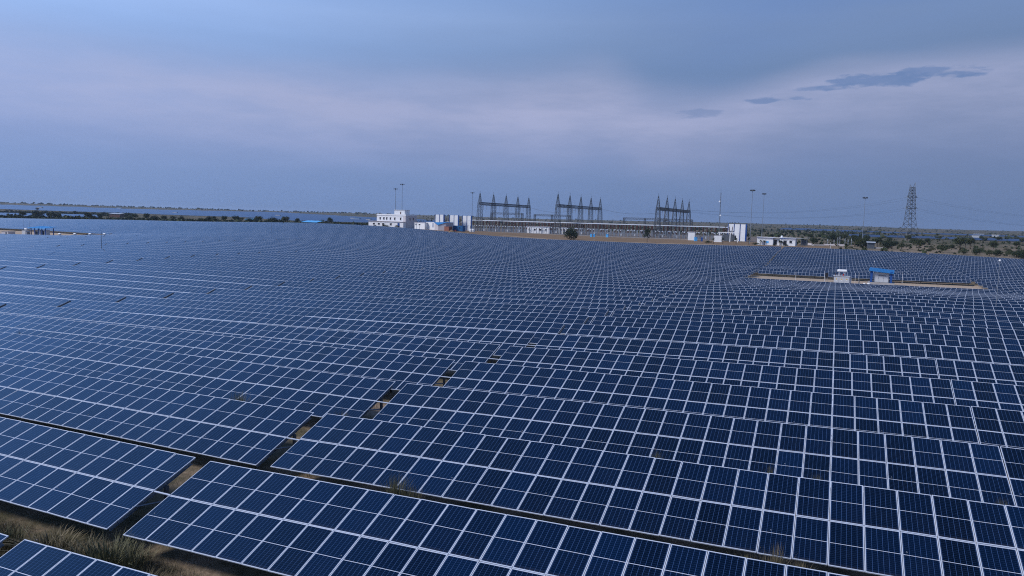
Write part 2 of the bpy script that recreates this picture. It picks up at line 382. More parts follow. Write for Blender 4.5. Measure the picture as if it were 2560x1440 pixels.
# the sky is bright towards the left, where the sun stands behind the cloud, and dull to the right
lateral = mapr(s_, -.75, .62, 1.0, 0.0, False)
hi = mapr(z_, .02, .22)
gain_hi = math_(nt, 'ADD', .62, math_(nt, 'MULTIPLY', math_(nt, 'POWER', lateral, 2.0), .92))
gain_lo = math_(nt, 'ADD', .80, math_(nt, 'MULTIPLY', lateral, .46))
gain = math_(nt, 'ADD', math_(nt, 'MULTIPLY', gain_hi, hi), math_(nt, 'MULTIPLY', gain_lo, math_(nt, 'SUBTRACT', 1, hi)))
gn = N(nt, 'ShaderNodeVectorMath'); gn.operation = 'SCALE'; nt.links.new(base, gn.inputs[0]); nt.links.new(gain, gn.inputs['Scale'])
c = gn.outputs[0]
# lavender sheet of cloud: sharp upper rim that dips in the middle and fades out downwards
rim = math_(nt, 'ADD', .172, math_(nt, 'ADD', math_(nt, 'MULTIPLY', mapr(s_, -.05, .17, 0, 1), .012), math_(nt, 'MULTIPLY', mapr(s_, .10, .19, 0, 1), -.028)))
rim = math_(nt, 'ADD', rim, math_(nt, 'MULTIPLY', mapr(s_, .22, .40, 0, 1), .040))
rim = math_(nt, 'ADD', rim, math_(nt, 'MULTIPLY', mapr(s_, -.30, -.60, 0, 1), .010))
wsm = math_(nt, 'MULTIPLY', wob, .35)
above = math_(nt, 'SUBTRACT', math_(nt, 'ADD', z_, wsm), rim)
soft = mapr(s_, .10, .34, .045, .019)                       # the rim is ragged and soft, crisper towards the right
st_ = N(nt, 'ShaderNodeMapRange'); st_.interpolation_type = 'SMOOTHSTEP'; nt.links.new(math_(nt, 'DIVIDE', above, soft), st_.inputs[0])
for i_, q_ in enumerate((1.0, -.8, 0, 1)): st_.inputs[i_ + 1].default_value = q_
sheet_top = st_.outputs[0]
sheet_low = mapr(above, -.135, -.015, 0, 1)
sheet = math_(nt, 'MULTIPLY', sheet_top, sheet_low)
sheet = math_(nt, 'MULTIPLY', math_(nt, 'MULTIPLY', sheet, mapr(nC, .30, .60, .55, 1.0)), mapr(nB, .32, .68, .72, 1.12))
sheet = math_(nt, 'MULTIPLY', math_(nt, 'MULTIPLY', sheet, mapr(s_, .06, .34, 1, .72)), mapr(z_, .02, .08))
c = mixc(nt, math_(nt, 'MULTIPLY', sheet, .68), c, (.455, .475, .690))
# darker cloud deck above the rim on the right, with soft mottling
deckm = math_(nt, 'MULTIPLY', mapr(above, -.005, .10), math_(nt, 'MULTIPLY', mapr(s_, -.10, .42, .0, 1.0), mapr(nA, .35, .65, .5, 1)))
deckm = math_(nt, 'MULTIPLY', deckm, mapr(z_, .55, .30))
c = mixc(nt, math_(nt, 'MULTIPLY', deckm, .45), c, (.095, .195, .49))
# a few ragged dark scraps hanging under the rim
def scrap(sc, zc, sw, zh, k, tilt=0.0):
    ds = math_(nt, 'MULTIPLY', math_(nt, 'SUBTRACT', s_, sc), 1 / sw)
    zt = math_(nt, 'SUBTRACT', zz2, math_(nt, 'ADD', zc, math_(nt, 'MULTIPLY', math_(nt, 'SUBTRACT', s_, sc), tilt)))
    dz = math_(nt, 'MULTIPLY', zt, 1 / zh)
    q = math_(nt, 'SQRT', math_(nt, 'ADD', math_(nt, 'POWER', ds, 2.0), math_(nt, 'POWER', dz, 2.0)))
    q = math_(nt, 'ADD', q, math_(nt, 'MULTIPLY', math_(nt, 'SUBTRACT', nD, .5), 3.0))
    return math_(nt, 'MULTIPLY', math_(nt, 'MULTIPLY', mapr(q, 1.0, .45), k), mapr(f_, 0, .2))
nD = noise(nt, 26, stretched(4.0), 5, .6)
zz2 = math_(nt, 'ADD', z_, math_(nt, 'MULTIPLY', math_(nt, 'SUBTRACT', nB, .5), .010))
for q in ((.420, .1745, .075, .0085, .85, .02), (.472, .180, .050, .0100, .75, 0), (.368, .168, .050, .0040, .6, .05), (.318, .1545, .036, .0042, .75, 0), (.345, .1560, .022, .0036, .6, 0), (.232, .1405, .034, .0052, .45, .06)):
    c = mixc(nt, scrap(*q), c, (.140, .225, .450))
# broad faint mottling everywhere
mot = math_(nt, 'ADD', .85, math_(nt, 'ADD', math_(nt, 'MULTIPLY', nA, .2), math_(nt, 'MULTIPLY', nB, .10)))
g2 = N(nt, 'ShaderNodeVectorMath'); g2.operation = 'SCALE'; nt.links.new(c, g2.inputs[0]); nt.links.new(mot, g2.inputs['Scale'])
# clear Nishita air shows through thinly
g3 = N(nt, 'ShaderNodeVectorMath'); g3.operation = 'SCALE'; nt.links.new(sky.outputs[0], g3.inputs[0]); g3.inputs['Scale'].default_value = .08
c = mixc(nt, .06, g2.outputs[0], g3.outputs[0])
nt.links.new(c, bg.inputs['Color']); bg.inputs['Strength'].default_value = SKY_K

scn.view_settings.view_transform = 'Standard'; scn.view_settings.look = 'None'; scn.view_settings.exposure = EXPO; scn.view_settings.gamma = 1
scn.view_settings.use_curve_mapping = False
scn.cycles.max_bounces = 5; scn.cycles.diffuse_bounces = 2; scn.cycles.glossy_bounces = 3; scn.cycles.transparent_max_bounces = 4
scn.cycles.use_denoising = False; scn.cycles.filter_width = 1.1
# ------------------------------------------------------------------ ground sheet
def make_ground():
    radii = [0.0]; r = 2.5
    while r < 9500: radii.append(r); r *= 1.028
    base_az = math.atan2(HEAD[1], HEAD[0])
    angs = [R(a) for a in np.concatenate([np.arange(-50, 50.01, .5), np.arange(55, 306, 5.0)])]
    na, nr = len(angs), len(radii)
    rr, aa = np.meshgrid(radii[1:], angs, indexing='ij')
    X = rr * np.cos(base_az - aa); Y = rr * np.sin(base_az - aa)
    X, Y = X.ravel(), Y.ravel(); Z = ground(X, Y)
    v = [(0, 0, gz(0, 0))] + list(zip(X.tolist(), Y.tolist(), Z.tolist()))
    f = [(0, 1 + (j + 1) % na, 1 + j) for j in range(na)]
    for i in range(nr - 2):
        a, b = 1 + i * na, 1 + (i + 1) * na
        for j in range(na):
            k = (j + 1) % na; f.append((a + j, a + k, b + k, b + j))
    me = bpy.data.meshes.new('ground'); me.from_pydata(v, [], f); me.materials.append(M['ground']); me.shade_smooth(); me.update()
    return tag(link('ground', me), kind='structure')
make_ground()

# ------------------------------------------------------------------ solar tables
def panel_meshes():
    w, l, t, fw_, fv_ = .5, ML / 2, .035, .0245, .031
    g = MB(); z = t - .004
    g.face([(-w + fw_, -l + fw_, z), (w - fw_, -l + fw_, z), (w - fw_, l - fw_, z), (-w + fw_, l - fw_, z)], 0, [(0, 0), (1, 0), (1, 1), (0, 1)])
    g.face([(-w + fw_, -l + fw_, 0.004), (-w + fw_, l - fw_, 0.004), (w - fw_, l - fw_, 0.004), (w - fw_, -l + fw_, 0.004)], 1)
    f = MB()
    O = [(-w, -l), (w, -l), (w, l), (-w, l)]; I = [(-w + fw_, -l + fv_), (w - fw_, -l + fv_), (w - fw_, l - fv_), (-w + fw_, l - fv_)]
    v = [(x, y, t) for x, y in O] + [(x, y, t) for x, y in I] + [(x, y, 0) for x, y in O] + [(x, y, 0) for x, y in I]
    f.v = v
    for k in range(4):
        n = (k + 1) % 4
        f.f += [(k, n, 4 + n, 4 + k), (8 + k, 8 + n, n, k), (4 + k, 4 + n, 12 + n, 12 + k), (12 + k, 12 + n, 8 + n, 8 + k)]
    f.m = [0] * len(f.f); f.uv = [None] * len(f.f)
    return g.mesh('solar_panel', [M['glass'], M['frame']]), f.mesh('frame', M['frame'])
PANEL, PFRAME = panel_meshes()
def c_channel(length, w, h, t=.006):
    b = MB(); b.box((0, 0, 0), (w, length, t)); b.box((0, 0, -h + t), (w, length, t)); b.box((-w / 2 + t / 2, 0, -h / 2 + t / 2), (t, length, h - 2 * t)); return b
RAFT = c_channel(3.72, .07, .14).mesh('rafter', M['galv'])
_b = MB(); _b.box((0, 0, 0), (TABLE, .05, .06)); PURL = _b.mesh('purlin', M['galv'])
_b = MB(); _b.box((0, 0, -1.27), (.09, .15, 2.5)); POST = _b.mesh('post', M['darksteel'])
_b = MB(); _b.bar((0, 0, -.25), (0, -1.45, .02), .05); BRACE = _b.mesh('brace', M['galv'])
_b = MB(); _b.box((0, 0, 0), (.78, .05, .035)); TIE = _b.mesh('tie_bar', M['frame'])

def near_table(loc, slope, label, tie):
    t = thing('solar_table', label, 'solar table', loc, 0, 'tilted tables of solar panels in rows'); t.rotation_euler = (0, -slope, 0)
    for j in (0, 1):
        s = (-1 if j == 0 else 1) * (ML / 2 + .01)
        for i in range(NCOL):
            x = (i + .5) * MODX - TABLE / 2
            o = link('solar_panel', PANEL, t, (x, s * CT, MIDH + s * ST), (TILT + rng.gauss(0, .005), rng.gauss(0, .005), 0))
            link('frame', PFRAME, o)
    up_ = lambda s, d: (s * CT + d * ST, MIDH + s * ST - d * CT)
    for s in (-1.55, -.5, .5, 1.55):
        y, z = up_(s, .034); link('purlin', PURL, t, (0, y, z), (TILT, 0, 0))
    for i in range(8):
        x = -TABLE / 2 + .16 + i * (TABLE - .30) / 7
        y, z = up_(0, .075); link('rafter', RAFT, t, (x, y, z), (TILT, 0, 0))
        y, z = up_(.55, .15); link('post', POST, t, (x + .09, y, z - .02), (0, slope, 0))
        y, z = up_(.55, .22); link('brace', BRACE, t, (x + .09, y, z - .28))
    if tie: link('tie_bar', TIE, t, (TABLE / 2 + .375, 0, MIDH + .01), (TILT, 0, 0))
    return t
def deck_meshes():
    d = MB(); w, l, t = TABLE / 2, ML + .01, .036
    rot = lambda x, s, h: (x, s * CT - h * ST, MIDH + s * ST + h * CT)
    P = [rot(-w, -l, t), rot(w, -l, t), rot(w, l, t), rot(-w, l, t), rot(-w, -l, 0), rot(w, -l, 0), rot(w, l, 0), rot(-w, l, 0)]
    d.v = P; d.f = [(0, 1, 2, 3), (4, 7, 6, 5), (4, 5, 1, 0), (5, 6, 2, 1), (6, 7, 3, 2), (7, 4, 0, 3)]; d.m = [0, 2, 1, 1, 1, 1]
    d.uv = [[(0, 0), (NCOL, 0), (NCOL, 2), (0, 2)]] + [None] * 5
    b = MB(); s = .55; h0 = MIDH + s * ST - .05                          # comb-shaped bent of beam and posts in one piece
    poly = [(-w + .1, h0)]
    n = 8
    for i in range(n):
        x = -w + .16 + i * (TABLE - .32) / (n - 1)
        poly += [(x - .05, h0 - .12), (x - .05, -.9), (x + .05, -.9), (x + .05, h0 - .12)]
    poly += [(w - .1, h0)]
    b.prism(poly[::-1], s * CT - .05, s * CT + .05)
    for sx in (-1, 1): b.box((sx * (w + .05), -.09 * -ST, MIDH - .09), (.10, 3.7, .13), 0, Matrix.Rotation(TILT, 3, 'X'))
    return d.mesh('panel_deck', [M['deck'], M['frame'], M['darksteel']]), b.mesh('support_frame', M['darksteel'])
DECK, BENT = deck_meshes()
spots_ = []
YARDS = [(0, 0), (-7, -6)]
for k in range(0, 49):
    Ym = Y1 + (k - 1) * PITCH_Y
    m0 = int(math.floor((-1.10 / .62 * Ym - 60 - AISLE_X) / BLOCK)) - 1; m1 = int((.34 * Ym + 40 - AISLE_X) / BLOCK) + 1
    for m in range(m0, m1 + 1):
        if 26 <= k <= 31 and any(a <= m <= b for a, b in YARDS): continue
        for h in (0, 1):
            if 26 <= k <= 31 and (m, h) == (-5, 0): continue
            xa = AISLE_X + m * BLOCK + .385 + h * TABLE + .004 + (0 if k < 32 else .12 if m == 0 else .4 if m > 0 else -.12)
            za, zb = ground([xa, xa + TABLE], [Ym, Ym])
            xc, zc = xa + TABLE / 2, (za + zb) / 2 - (.15 if k == 0 else 0) + rng.uniform(-.025, .025)
            pr = [project((xa + TABLE * q, Ym + s * CT * 2, za + (zb - za) * q + MIDH + s * ST * 2)) for q in (0, .25, .5, .75, 1) for s in (-1, 1)]
            pr = [p for p in pr if p]
            if not pr or max(p[0] for p in pr) < -330 or min(p[0] for p in pr) > 2890 or min(p[1] for p in pr) > 1445: continue
            vis = sum(1 for p in pr if -10 < p[0] < 2570) / len(pr)
            spots_.append((min(p[2] for p in pr), vis, k, m, h, xc, Ym, zc, math.atan2(zb - za, TABLE) + rng.uniform(-.0012, .0012)))
spots_.sort(key=lambda q: q[0] / max(q[1], .3) + (9999 if q[1] == 0 else 0))
NEAR_D, N_OBJ = 62, 298
print('tables', len(spots_), 'near', sum(1 for q in spots_[:N_OBJ] if q[0] < NEAR_D))
proto = None
rest = []
for n, (d, vis, k, m, h, xc, Ym, zc, sl) in enumerate(spots_):
    j = 2 * m + h
    where = f'{ordinal(j + 1)} right of the diagonal aisle' if j >= 0 else f'{ordinal(-j)} left of the diagonal aisle'
    label = f'solar table in the {ordinal(k + 1)} row from the front, {where}'
    if n >= N_OBJ: rest.append((xc, Ym, zc, sl, d < 160)); continue
    if d < NEAR_D:
        near_table((xc, Ym, zc), sl, label, h == 1)
    elif proto is None:
        proto = thing('solar_table', label, 'solar table', (xc, Ym, zc), 0, 'tilted tables of solar panels in rows'); proto.rotation_euler = (0, -sl, 0)
        link('panel_deck', DECK, proto); link('support_frame', BENT, proto); note_kids(proto)
    else:
        dup(proto, (xc, Ym, zc), (0, -sl, 0), label=label)
# the tables farther off, too many to be told apart
def mass_of_tables():
    vs, fs, ms, uv = [], [], [], []
    dv = [v.co.copy() for v in DECK.vertices]; df = [tuple(p.vertices) for p in DECK.polygons]; dm = [p.material_index for p in DECK.polygons]
    bv = [v.co.copy() for v in BENT.vertices]; bf = [tuple(p.vertices) for p in BENT.polygons]; bl = sum(len(f) for f in bf)
    for n, (x, y, z, sl, near) in enumerate(rest):
        i = len(vs); E = Euler((0, -sl, 0)).to_matrix()
        for v in dv:
            q = E @ v; vs.append((q.x + x, q.y + y, q.z + z))
        fs += [tuple(i + a for a in f) for f in df]; ms += dm
        o = NCOL * n
        uv += [o, 0, o + NCOL, 0, o + NCOL, 2, o, 2] + [0, 0] * 20
        if near:
            i = len(vs)
            for v in bv:
                q = E @ v; vs.append((q.x + x, q.y + y, q.z + z))
            fs += [tuple(i + a for a in f) for f in bf]; ms += [2] * len(bf); uv += [0, 0] * bl
    me = bpy.data.meshes.new('far_solar_tables'); me.from_pydata(vs, [], fs)
    for q in (M['deck'], M['frame'], M['darksteel']): me.materials.append(q)
    me.polygons.foreach_set('material_index', ms); me.uv_layers.new(name='UVMap').data.foreach_set('uv', uv); me.update()
    tag(link('far_solar_tables', me), 'mass of blue solar tables filling the far rows of the plant', 'solar tables', kind='stuff')
mass_of_tables()

# distant plants on the plain: long level rows that read as one sheet each
def far_field(name, label, poly, step, px_seg=45.0):
    """poly: (photo column, distance) corners of the patch on the ground"""
    pts = [spot(a, b)[:2] for a, b in poly]
    xs, ys = [q[0] for q in pts], [q[1] for q in pts]
    def inside(X, Y):
        r = np.zeros(len(X), bool); n = len(pts)
        for i in range(n):
            (x0, y0), (x1, y1) = pts[i], pts[(i + 1) % n]
            if y0 == y1: continue
            hit = ((y0 > Y) != (y1 > Y)) & (X < (x1 - x0) * (Y - y0) / (y1 - y0) + x0); r ^= hit
        return r
    vs, fs, ms, uv = [], [], [], []
    w, sh, ch = 2.01, ST, CT
    for Y in np.arange(min(ys), max(ys), step):
        X = np.arange(min(xs), max(xs), px_seg); ok = inside(X + px_seg / 2, np.full(len(X), Y)) if len(X) else []
        if not len(X) or not ok.any(): continue
        za, zb = ground(X, np.full(len(X), Y)), ground(X + px_seg * .985, np.full(len(X), Y))
        for x, a, b in zip(X[ok], za[ok], zb[ok]):
            i = len(vs); e = x + px_seg * .985
            vs += [(x, Y - w * ch, a + 1.5 - w * sh), (e, Y - w * ch, b + 1.5 - w * sh), (e, Y + w * ch, b + 1.5 + w * sh), (x, Y + w * ch, a + 1.5 + w * sh)]
            vs += [(p[0], p[1], p[2] - .05) for p in vs[i:i + 4]]
            fs += [(i, i + 1, i + 2, i + 3), (i + 4, i + 7, i + 6, i + 5), (i + 4, i + 5, i + 1, i), (i + 6, i + 7, i + 3, i + 2)]; ms += [0, 2, 1, 1]
            n = 44; uv += [0, 0, n, 0, n, 2, 0, 2] + [0, 0] * 12
    me = bpy.data.meshes.new(name); me.from_pydata(vs, [], fs)
    for q in (M['fardeck'], M['fardeck'], M['darksteel']): me.materials.append(q)
    me.polygons.foreach_set('material_index', ms); me.uv_layers.new(name='UVMap').data.foreach_set('uv', uv); me.update()
    return tag(link(name, me), label, 'solar field', kind='stuff')
far_field('distant_solar_field', 'pale sheet of solar rows between the two belts of trees', [(-60, 690), (225, 690), (215, 900), (-60, 860)], 8.5)
far_field('distant_solar_field', 'wide pale blue solar field on the plain below the hills', [(-80, 1560), (330, 1500), (640, 1230), (760, 960), (930, 900), (1075, 1000), (1075, 1700), (700, 2450), (330, 2200), (-80, 2060)], 10, 60)
far_field('distant_solar_field', 'thin blue strip of solar rows in the scrub behind the pylon', [(2120, 800), (2620, 690), (2640, 800), (2130, 900)], 8.5)
far_field('distant_solar_field', 'farther dim strip of solar rows low on the scrub plain', [(1960, 1650), (2640, 1250), (2640, 1400), (1960, 1900)], 10, 60)
# ------------------------------------------------------------------ vegetation
def leaf_cloud(blobs, n, size, seed, squash=.75, lowcut=None):
    """n small leaf clumps (bent quads) spread through overlapping blobs, thicker towards the rim; ragged outline"""
    g = np.random.default_rng(seed); vs, fs = [], []
    wts = np.array([b[3] ** 2 for b in blobs]); wts = wts / wts.sum()
    pick = g.choice(len(blobs), n, p=wts)
    for k in pick:
        bx, by, bz, br = blobs[k]
        d = g.normal(size=3); d /= np.linalg.norm(d); rr = br * (g.random() ** .45) * (1 + .22 * g.normal() * (g.random() < .35))
        c = np.array([bx, by, bz]) + d * rr * np.array([1, 1, squash])
        if lowcut is not None and c[2] < lowcut: c[2] = lowcut + abs(g.normal()) * .05
        a = g.normal(size=3); a /= np.linalg.norm(a); b = np.cross(a, g.normal(size=3)); b /= np.linalg.norm(b) + 1e-9
        s = size * (.6 + .8 * g.random()); i = len(vs); m = np.cross(a, b) * s * .3
        vs += [tuple(c - a * s), tuple(c + b * s * .55 + m), tuple(c + a * s), tuple(c - b * s * .55 + m)]; fs.append((i, i + 1, i + 2, i + 3))
    return vs, fs
def crown_mesh(name, blobs, n, size, seed, mat, **k):
    vs, fs = leaf_cloud(blobs, n, size, seed, **k)
    me = bpy.data.meshes.new(name); me.from_pydata(vs, [], fs); me.materials.append(mat); me.update(); return me
def trunk_mesh(name, h, r, limbs, seed):
    g = random.Random(seed); b = MB(); lean = (g.uniform(-.06, .06), g.uniform(-.06, .06))
    top = (lean[0] * h, lean[1] * h, h); b.tube((0, 0, -.15), top, r, 7, 0, r * .6)
    for q in range(limbs):
        a = 2 * math.pi * (q + g.random() * .6) / limbs; l = h * g.uniform(.5, .9)
        b.tube((top[0] * .9, top[1] * .9, h * .86), (top[0] + math.cos(a) * l * .7, top[1] + math.sin(a) * l * .7, h + l * .55), r * .55, 5, 0, r * .15)
    return b.mesh(name, M['bark'])
def tree_proto(seed, mat, n=420, flat=False, low=False):
    """unit tree, one metre tall"""
    g = random.Random(seed); blobs = []
    if low:    # rounded bush down to the ground
        for q in range(7):
            a = 2 * math.pi * q / 7 + g.random(); rr = g.uniform(.18, .42)
            blobs.append((math.cos(a) * rr, math.sin(a) * rr, g.uniform(.25, .52), g.uniform(.22, .34)))
        blobs.append((0, 0, .58, .34)); th = .3
    else:
        for q in range(8):
            a = 2 * math.pi * q / 8 + g.random(); rr = g.uniform(.15, .42 if flat else .34)
            blobs.append((math.cos(a) * rr, math.sin(a) * rr, g.uniform(.55, .82) if flat else g.uniform(.42, .80), g.uniform(.14, .24)))
        blobs.append((0, 0, .78, .2)); th = .42
    return trunk_mesh('trunk', th, .035, 5, seed), crown_mesh('crown', blobs, n, .05, seed, mat, lowcut=.03 if low else .22, squash=.7)
TREES = []
for sd_, mt, fl, lo_ in ((1, 'leaf', False, False), (2, 'leaf', True, False), (3, 'leafdark', False, True), (4, 'leaf', False, True), (5, 'leafdark', False, False), (6, 'scrub', False, True)):
    TREES.append(tree_proto(sd_, M[mt], 460, fl, lo_))
TREES.append((trunk_mesh('trunk', .3, .04, 5, 9), crown_mesh('crown', [(math.cos(q * .9) * .26, math.sin(q * .9) * .26, .36 + .06 * (q % 3), .30) for q in range(7)] + [(0, 0, .62, .36), (.1, 0, .3, .4)], 1300, .045, 9, M['leafdark'], squash=.85, lowcut=.02)))
_g = random.Random(21)
TREES.append((trunk_mesh('trunk', .45, .04, 5, 19), crown_mesh('crown', [(math.cos(q * 1.05) * _g.uniform(.14, .3), math.sin(q * 1.05) * _g.uniform(.14, .3), .52 + .22 * _g.random(), _g.uniform(.18, .28)) for q in range(9)] + [(0, 0, .66, .3)], 1100, .045, 19, M['leaf'], squash=.8, lowcut=.24)))
def tree(name, kind, px, d, h, label, group=None, wide=1.0, cat='tree', dx=0):
    x, y, z = spot(px, d)
    t = thing(name, label, cat, (x, y, z - .1), rng.uniform(0, 6.28), group); h *= 1.22; t.scale = (h * wide, h * wide, h)
    tr, cr = TREES[kind]
    link('trunk', tr, t); link('crown', cr, t)
    return t
tree('round_bush', 6, 1424, 436, 7.4, 'large dark rounded bush on the dry verge before the switchyard', None, 1.0, 'bush')
tree('young_tree', 4, 1614, 425, 7.2, 'slim dark tree standing alone on the dry verge right of the round bush', None, .62)
# belt just beyond the far edge of the plant, on the left
belt = sorted([(5, 640, 2.6, 3), (55, 655, 5.0, 0), (92, 650, 6.6, 2), (122, 655, 4.8, 0), (132, 640, 5.0, 4), (146, 640, 4.4, 4), (106, 720, 3.5, 1), (220, 640, 5.6, 4), (232, 630, 3.4, 2), (248, 640, 5.0, 0), (297, 635, 3.5, 3), (323, 610, 4.8, 2), (338, 640, 5.2, 1),
               (366, 640, 6.2, 0), (385, 620, 5.4, 2), (408, 615, 4.8, 4), (432, 650, 4.6, 1), (452, 600, 5.2, 2), (470, 640, 3.8, 5), (500, 600, 4.4, 3), (520, 590, 5.2, 2), (530, 640, 5.0, 1), (560, 590, 5.2, 0), (587, 600, 5.4, 4), (600, 640, 4.4, 1), (622, 580, 4.6, 2),
               (645, 580, 5.4, 0), (668, 610, 4.6, 3), (680, 580, 5.4, 2), (712, 600, 5.6, 4), (741, 640, 4.8, 0), (786, 640, 3.9, 2), (802, 640, 4.2, 1), (822, 600, 5.6, 0), (812, 560, 3.0, 3), (842, 580, 3.0, 3), (858, 560, 3.0, 5), (872, 565, 3.0, 3), (888, 560, 2.8, 2), (903, 560, 2.6, 5), (916, 555, 3.0, 3), (935, 520, 4.2, 2)])
for n, (px, d, h, k) in enumerate(belt):
    pk = {2: 6, 0: 7, 4: 7}.get(k, k)
    what = ['olive tree with an open crown', 'flat-topped acacia', 'dark dense bush-like tree', 'low green bush', 'dark upright tree', 'pale dry bush'][k]
    tree('acacia_tree' if k < 2 or k == 4 else 'thorn_bush', pk, px, d, h, f'{what}, {ordinal(n + 1)} from the left in the belt beyond the panels', 'trees in the belt beyond the panels', rng.uniform(.85, 1.25), 'tree' if k in (0, 1, 4) else 'bush')
# second belt between the two distant solar fields
up_ = sorted([(rng.uniform(0, 330), rng.uniform(905, 1150), rng.uniform(2.4, 4.6), rng.choice((3, 1, 6, 3, 7))) for _ in range(34)] + [(93, 1480, 6, 7), (186, 930, 5.5, 7), (60, 920, 4, 6)])
for n, (px, d, h, k) in enumerate(up_):
    tree('acacia_tree' if k < 2 or k == 4 else 'thorn_bush', k, px, d, h, f'small dark tree, {ordinal(n + 1)} from the left in the second belt under the hills', 'trees in the second belt under the hills', rng.uniform(.9, 1.4), 'tree')
# scrub plain on the right
plain_ = sorted([(2158, 412, 6.4, 2), (2132, 440, 6.0, 0), (2145, 405, 5.0, 4), (2188, 430, 5.2, 4), (2214, 400, 5.2, 2), (2249, 400, 4.2, 3), (2218, 520, 4.4, 0), (2232, 470, 3.6, 2), (2278, 500, 4.4, 0), (2292, 410, 5.2, 4), (2312, 520, 4.6, 0), (2350, 372, 5.2, 3), (2375, 440, 2.8, 2), (2395, 440, 6.8, 0),
                 (2420, 450, 6.4, 4), (2408, 480, 6, 0), (2448, 370, 3.6, 3), (2478, 460, 4.8, 0), (2470, 345, 3.6, 3), (2490, 350, 3.2, 2), (2520, 345, 3.8, 3), (2535, 480, 4.6, 4), (2542, 335, 4.0, 2), (2556, 330, 4.2, 2), (2325, 385, 2.8, 5), (2405, 352, 2.8, 3), (2437, 360, 3.0, 2), (2362, 400, 2.6, 3),
                 (2510, 420, 2.2, 5), (2440, 400, 2.0, 5), (2550, 620, 5, 0), (2575, 340, 4, 3), (2340, 620, 5, 1), (2262, 640, 4.6, 0), (2160, 640, 5, 2), (2105, 600, 4.8, 0), (2075, 560, 6.2, 2), (2092, 540, 5.2, 4), (2020, 600, 4, 0), (2450, 640, 5, 1), (2490, 680, 5, 0), (2030, 470, 4.2, 2), (2116, 470, 3.6, 3)])
for n, (px, d, h, k) in enumerate(plain_):
    pk, h = {2: 6, 0: 7, 4: 7}.get(k, k), h * .95
    what = ['olive acacia', 'flat-topped acacia', 'dense dark bush', 'low green bush', 'dark upright tree', 'dry pale bush'][k]
    tree('acacia_tree' if k < 2 or k == 4 else 'thorn_bush', pk, px, d, h, f'{what}, {ordinal(n + 1)} from the left on the scrub plain beyond the panels', 'trees on the scrub plain', rng.uniform(.9, 1.35), 'tree' if k in (0, 1, 4) else 'bush')
# small palms in front of the switchyard and the white houses
def palm_meshes():
    b = MB(); b.tube((0, 0, -.2), (.02, .01, .58), .045, 7, 0, .03)
    f = MB(); g = random.Random(4)
    for q in range(26):
        a = q * 2.4; el = g.uniform(-.35, 1.15); L = g.uniform(.34, .46); p = Vector((.02, .01, .58)); d = Vector((math.cos(a) * math.cos(el), math.sin(a) * math.cos(el), math.sin(el)))
        side = Vector((-math.sin(a), math.cos(a), 0))
        for s in range(4):
            q2 = p + d * L / 4; wd = .055 * (1 - s / 4.6); w2 = .055 * (1 - (s + 1) / 4.6)
            f.face([p - side * wd, p + side * wd, q2 + side * w2, q2 - side * w2]); p = q2; d = (d + Vector((0, 0, -.28))).normalized()
    return b.mesh('trunk', M['bark']), f.mesh('crown', M['leafdark'])
PT_, PC_ = palm_meshes()
for n, (px, d, h) in enumerate(((1779, 412, 4.4), (1803, 412, 4.6), (1836, 412, 4.8), (1868, 412, 5.2), (1897, 408, 3.8), (1906, 408, 3.7), (1945, 404, 3.9), (1950, 403, 3.7), (1983, 404, 5.4))):
    x, y, z = spot(px, d); t = thing('palm_tree', f'small palm, {ordinal(n + 1)} from the left in the line before the white houses', 'palm', (x, y, z - .05), n * 1.3, 'small palms before the yard and houses'); t.scale = (h, h, h)
    link('trunk', PT_, t); link('crown', PC_, t)
for n, (px, d, h, w_) in enumerate(((1766, 416, 2.0, 1.6), (1885, 408, 1.6, 2.2), (1932, 404, 1.2, 1.6), (1960, 402, 1.2, 2.0))):
    tree('hedge_bush', 2, px, d, h, f'low dark hedge bush, {ordinal(n + 1)} from the left at the feet of the palms', 'low bushes at the palms', w_, 'bush')

# uncountable scrub on the plain, the belts and the hills
def scrub_mass():
    g = np.random.default_rng(11); vs, fs = [], []
    zones = [((-40, 960), (555, 690), 1500, (.9, 3.2)), ((-40, 340), (890, 1250), 800, (1.2, 3.6)), ((-40, 1000), (2500, 4200), 560, (2.5, 7.0)), ((960, 2200), (1000, 3600), 900, (1.5, 5.0)), ((2080, 2620), (350, 700), 420, (.5, 1.7)), ((2000, 2640), (700, 3600), 620, (1.2, 4.5)),
             ((1500, 2150), (640, 1800), 420, (1.2, 3.4)), ((700, 960), (700, 1000), 60, (.8, 2.0)), ((1960, 2140), (420, 640), 160, (.5, 1.8))]
    for (a, b), (c, d), n, (h0, h1) in zones:
        px = g.uniform(a, b, n); dist = np.exp(g.uniform(math.log(c), math.log(d), n)); hh = h0 + (h1 - h0) * g.random(n) ** 2
        t = (px - 1280) / FPX; X = dist * (HEAD[0] + t * RIGHT[0]); Y = dist * (HEAD[1] + t * RIGHT[1]); Z = ground(X, Y)
        for x, y, z, h in zip(X, Y, Z, hh):
            w_ = h * g.uniform(.8, 1.8)
            for q in range(12):
                e = g.normal(size=3); e /= np.linalg.norm(e)
                cx, cy, cz = x + e[0] * w_ * .6 * g.random(), y + e[1] * w_ * .6 * g.random(), z + h * (.4 + .45 * e[2] * g.random())
                p = g.normal(size=3) * h * .28; q2 = g.normal(size=3) * h * .28; i = len(vs)
                vs += [(cx - p[0], cy - p[1], cz - p[2]), (cx + q2[0], cy + q2[1], cz + q2[2]), (cx + p[0], cy + p[1], cz + p[2]), (cx - q2[0], cy - q2[1], cz - q2[2])]; fs.append((i, i + 1, i + 2, i + 3))
    me = bpy.data.meshes.new('scrub'); me.from_pydata(vs, [], fs); me.materials.append(M['scrubgreen']); me.update()
    tag(link('scrub', me), 'low thorny scrub covering the plain and the hills', 'scrub', kind='stuff')
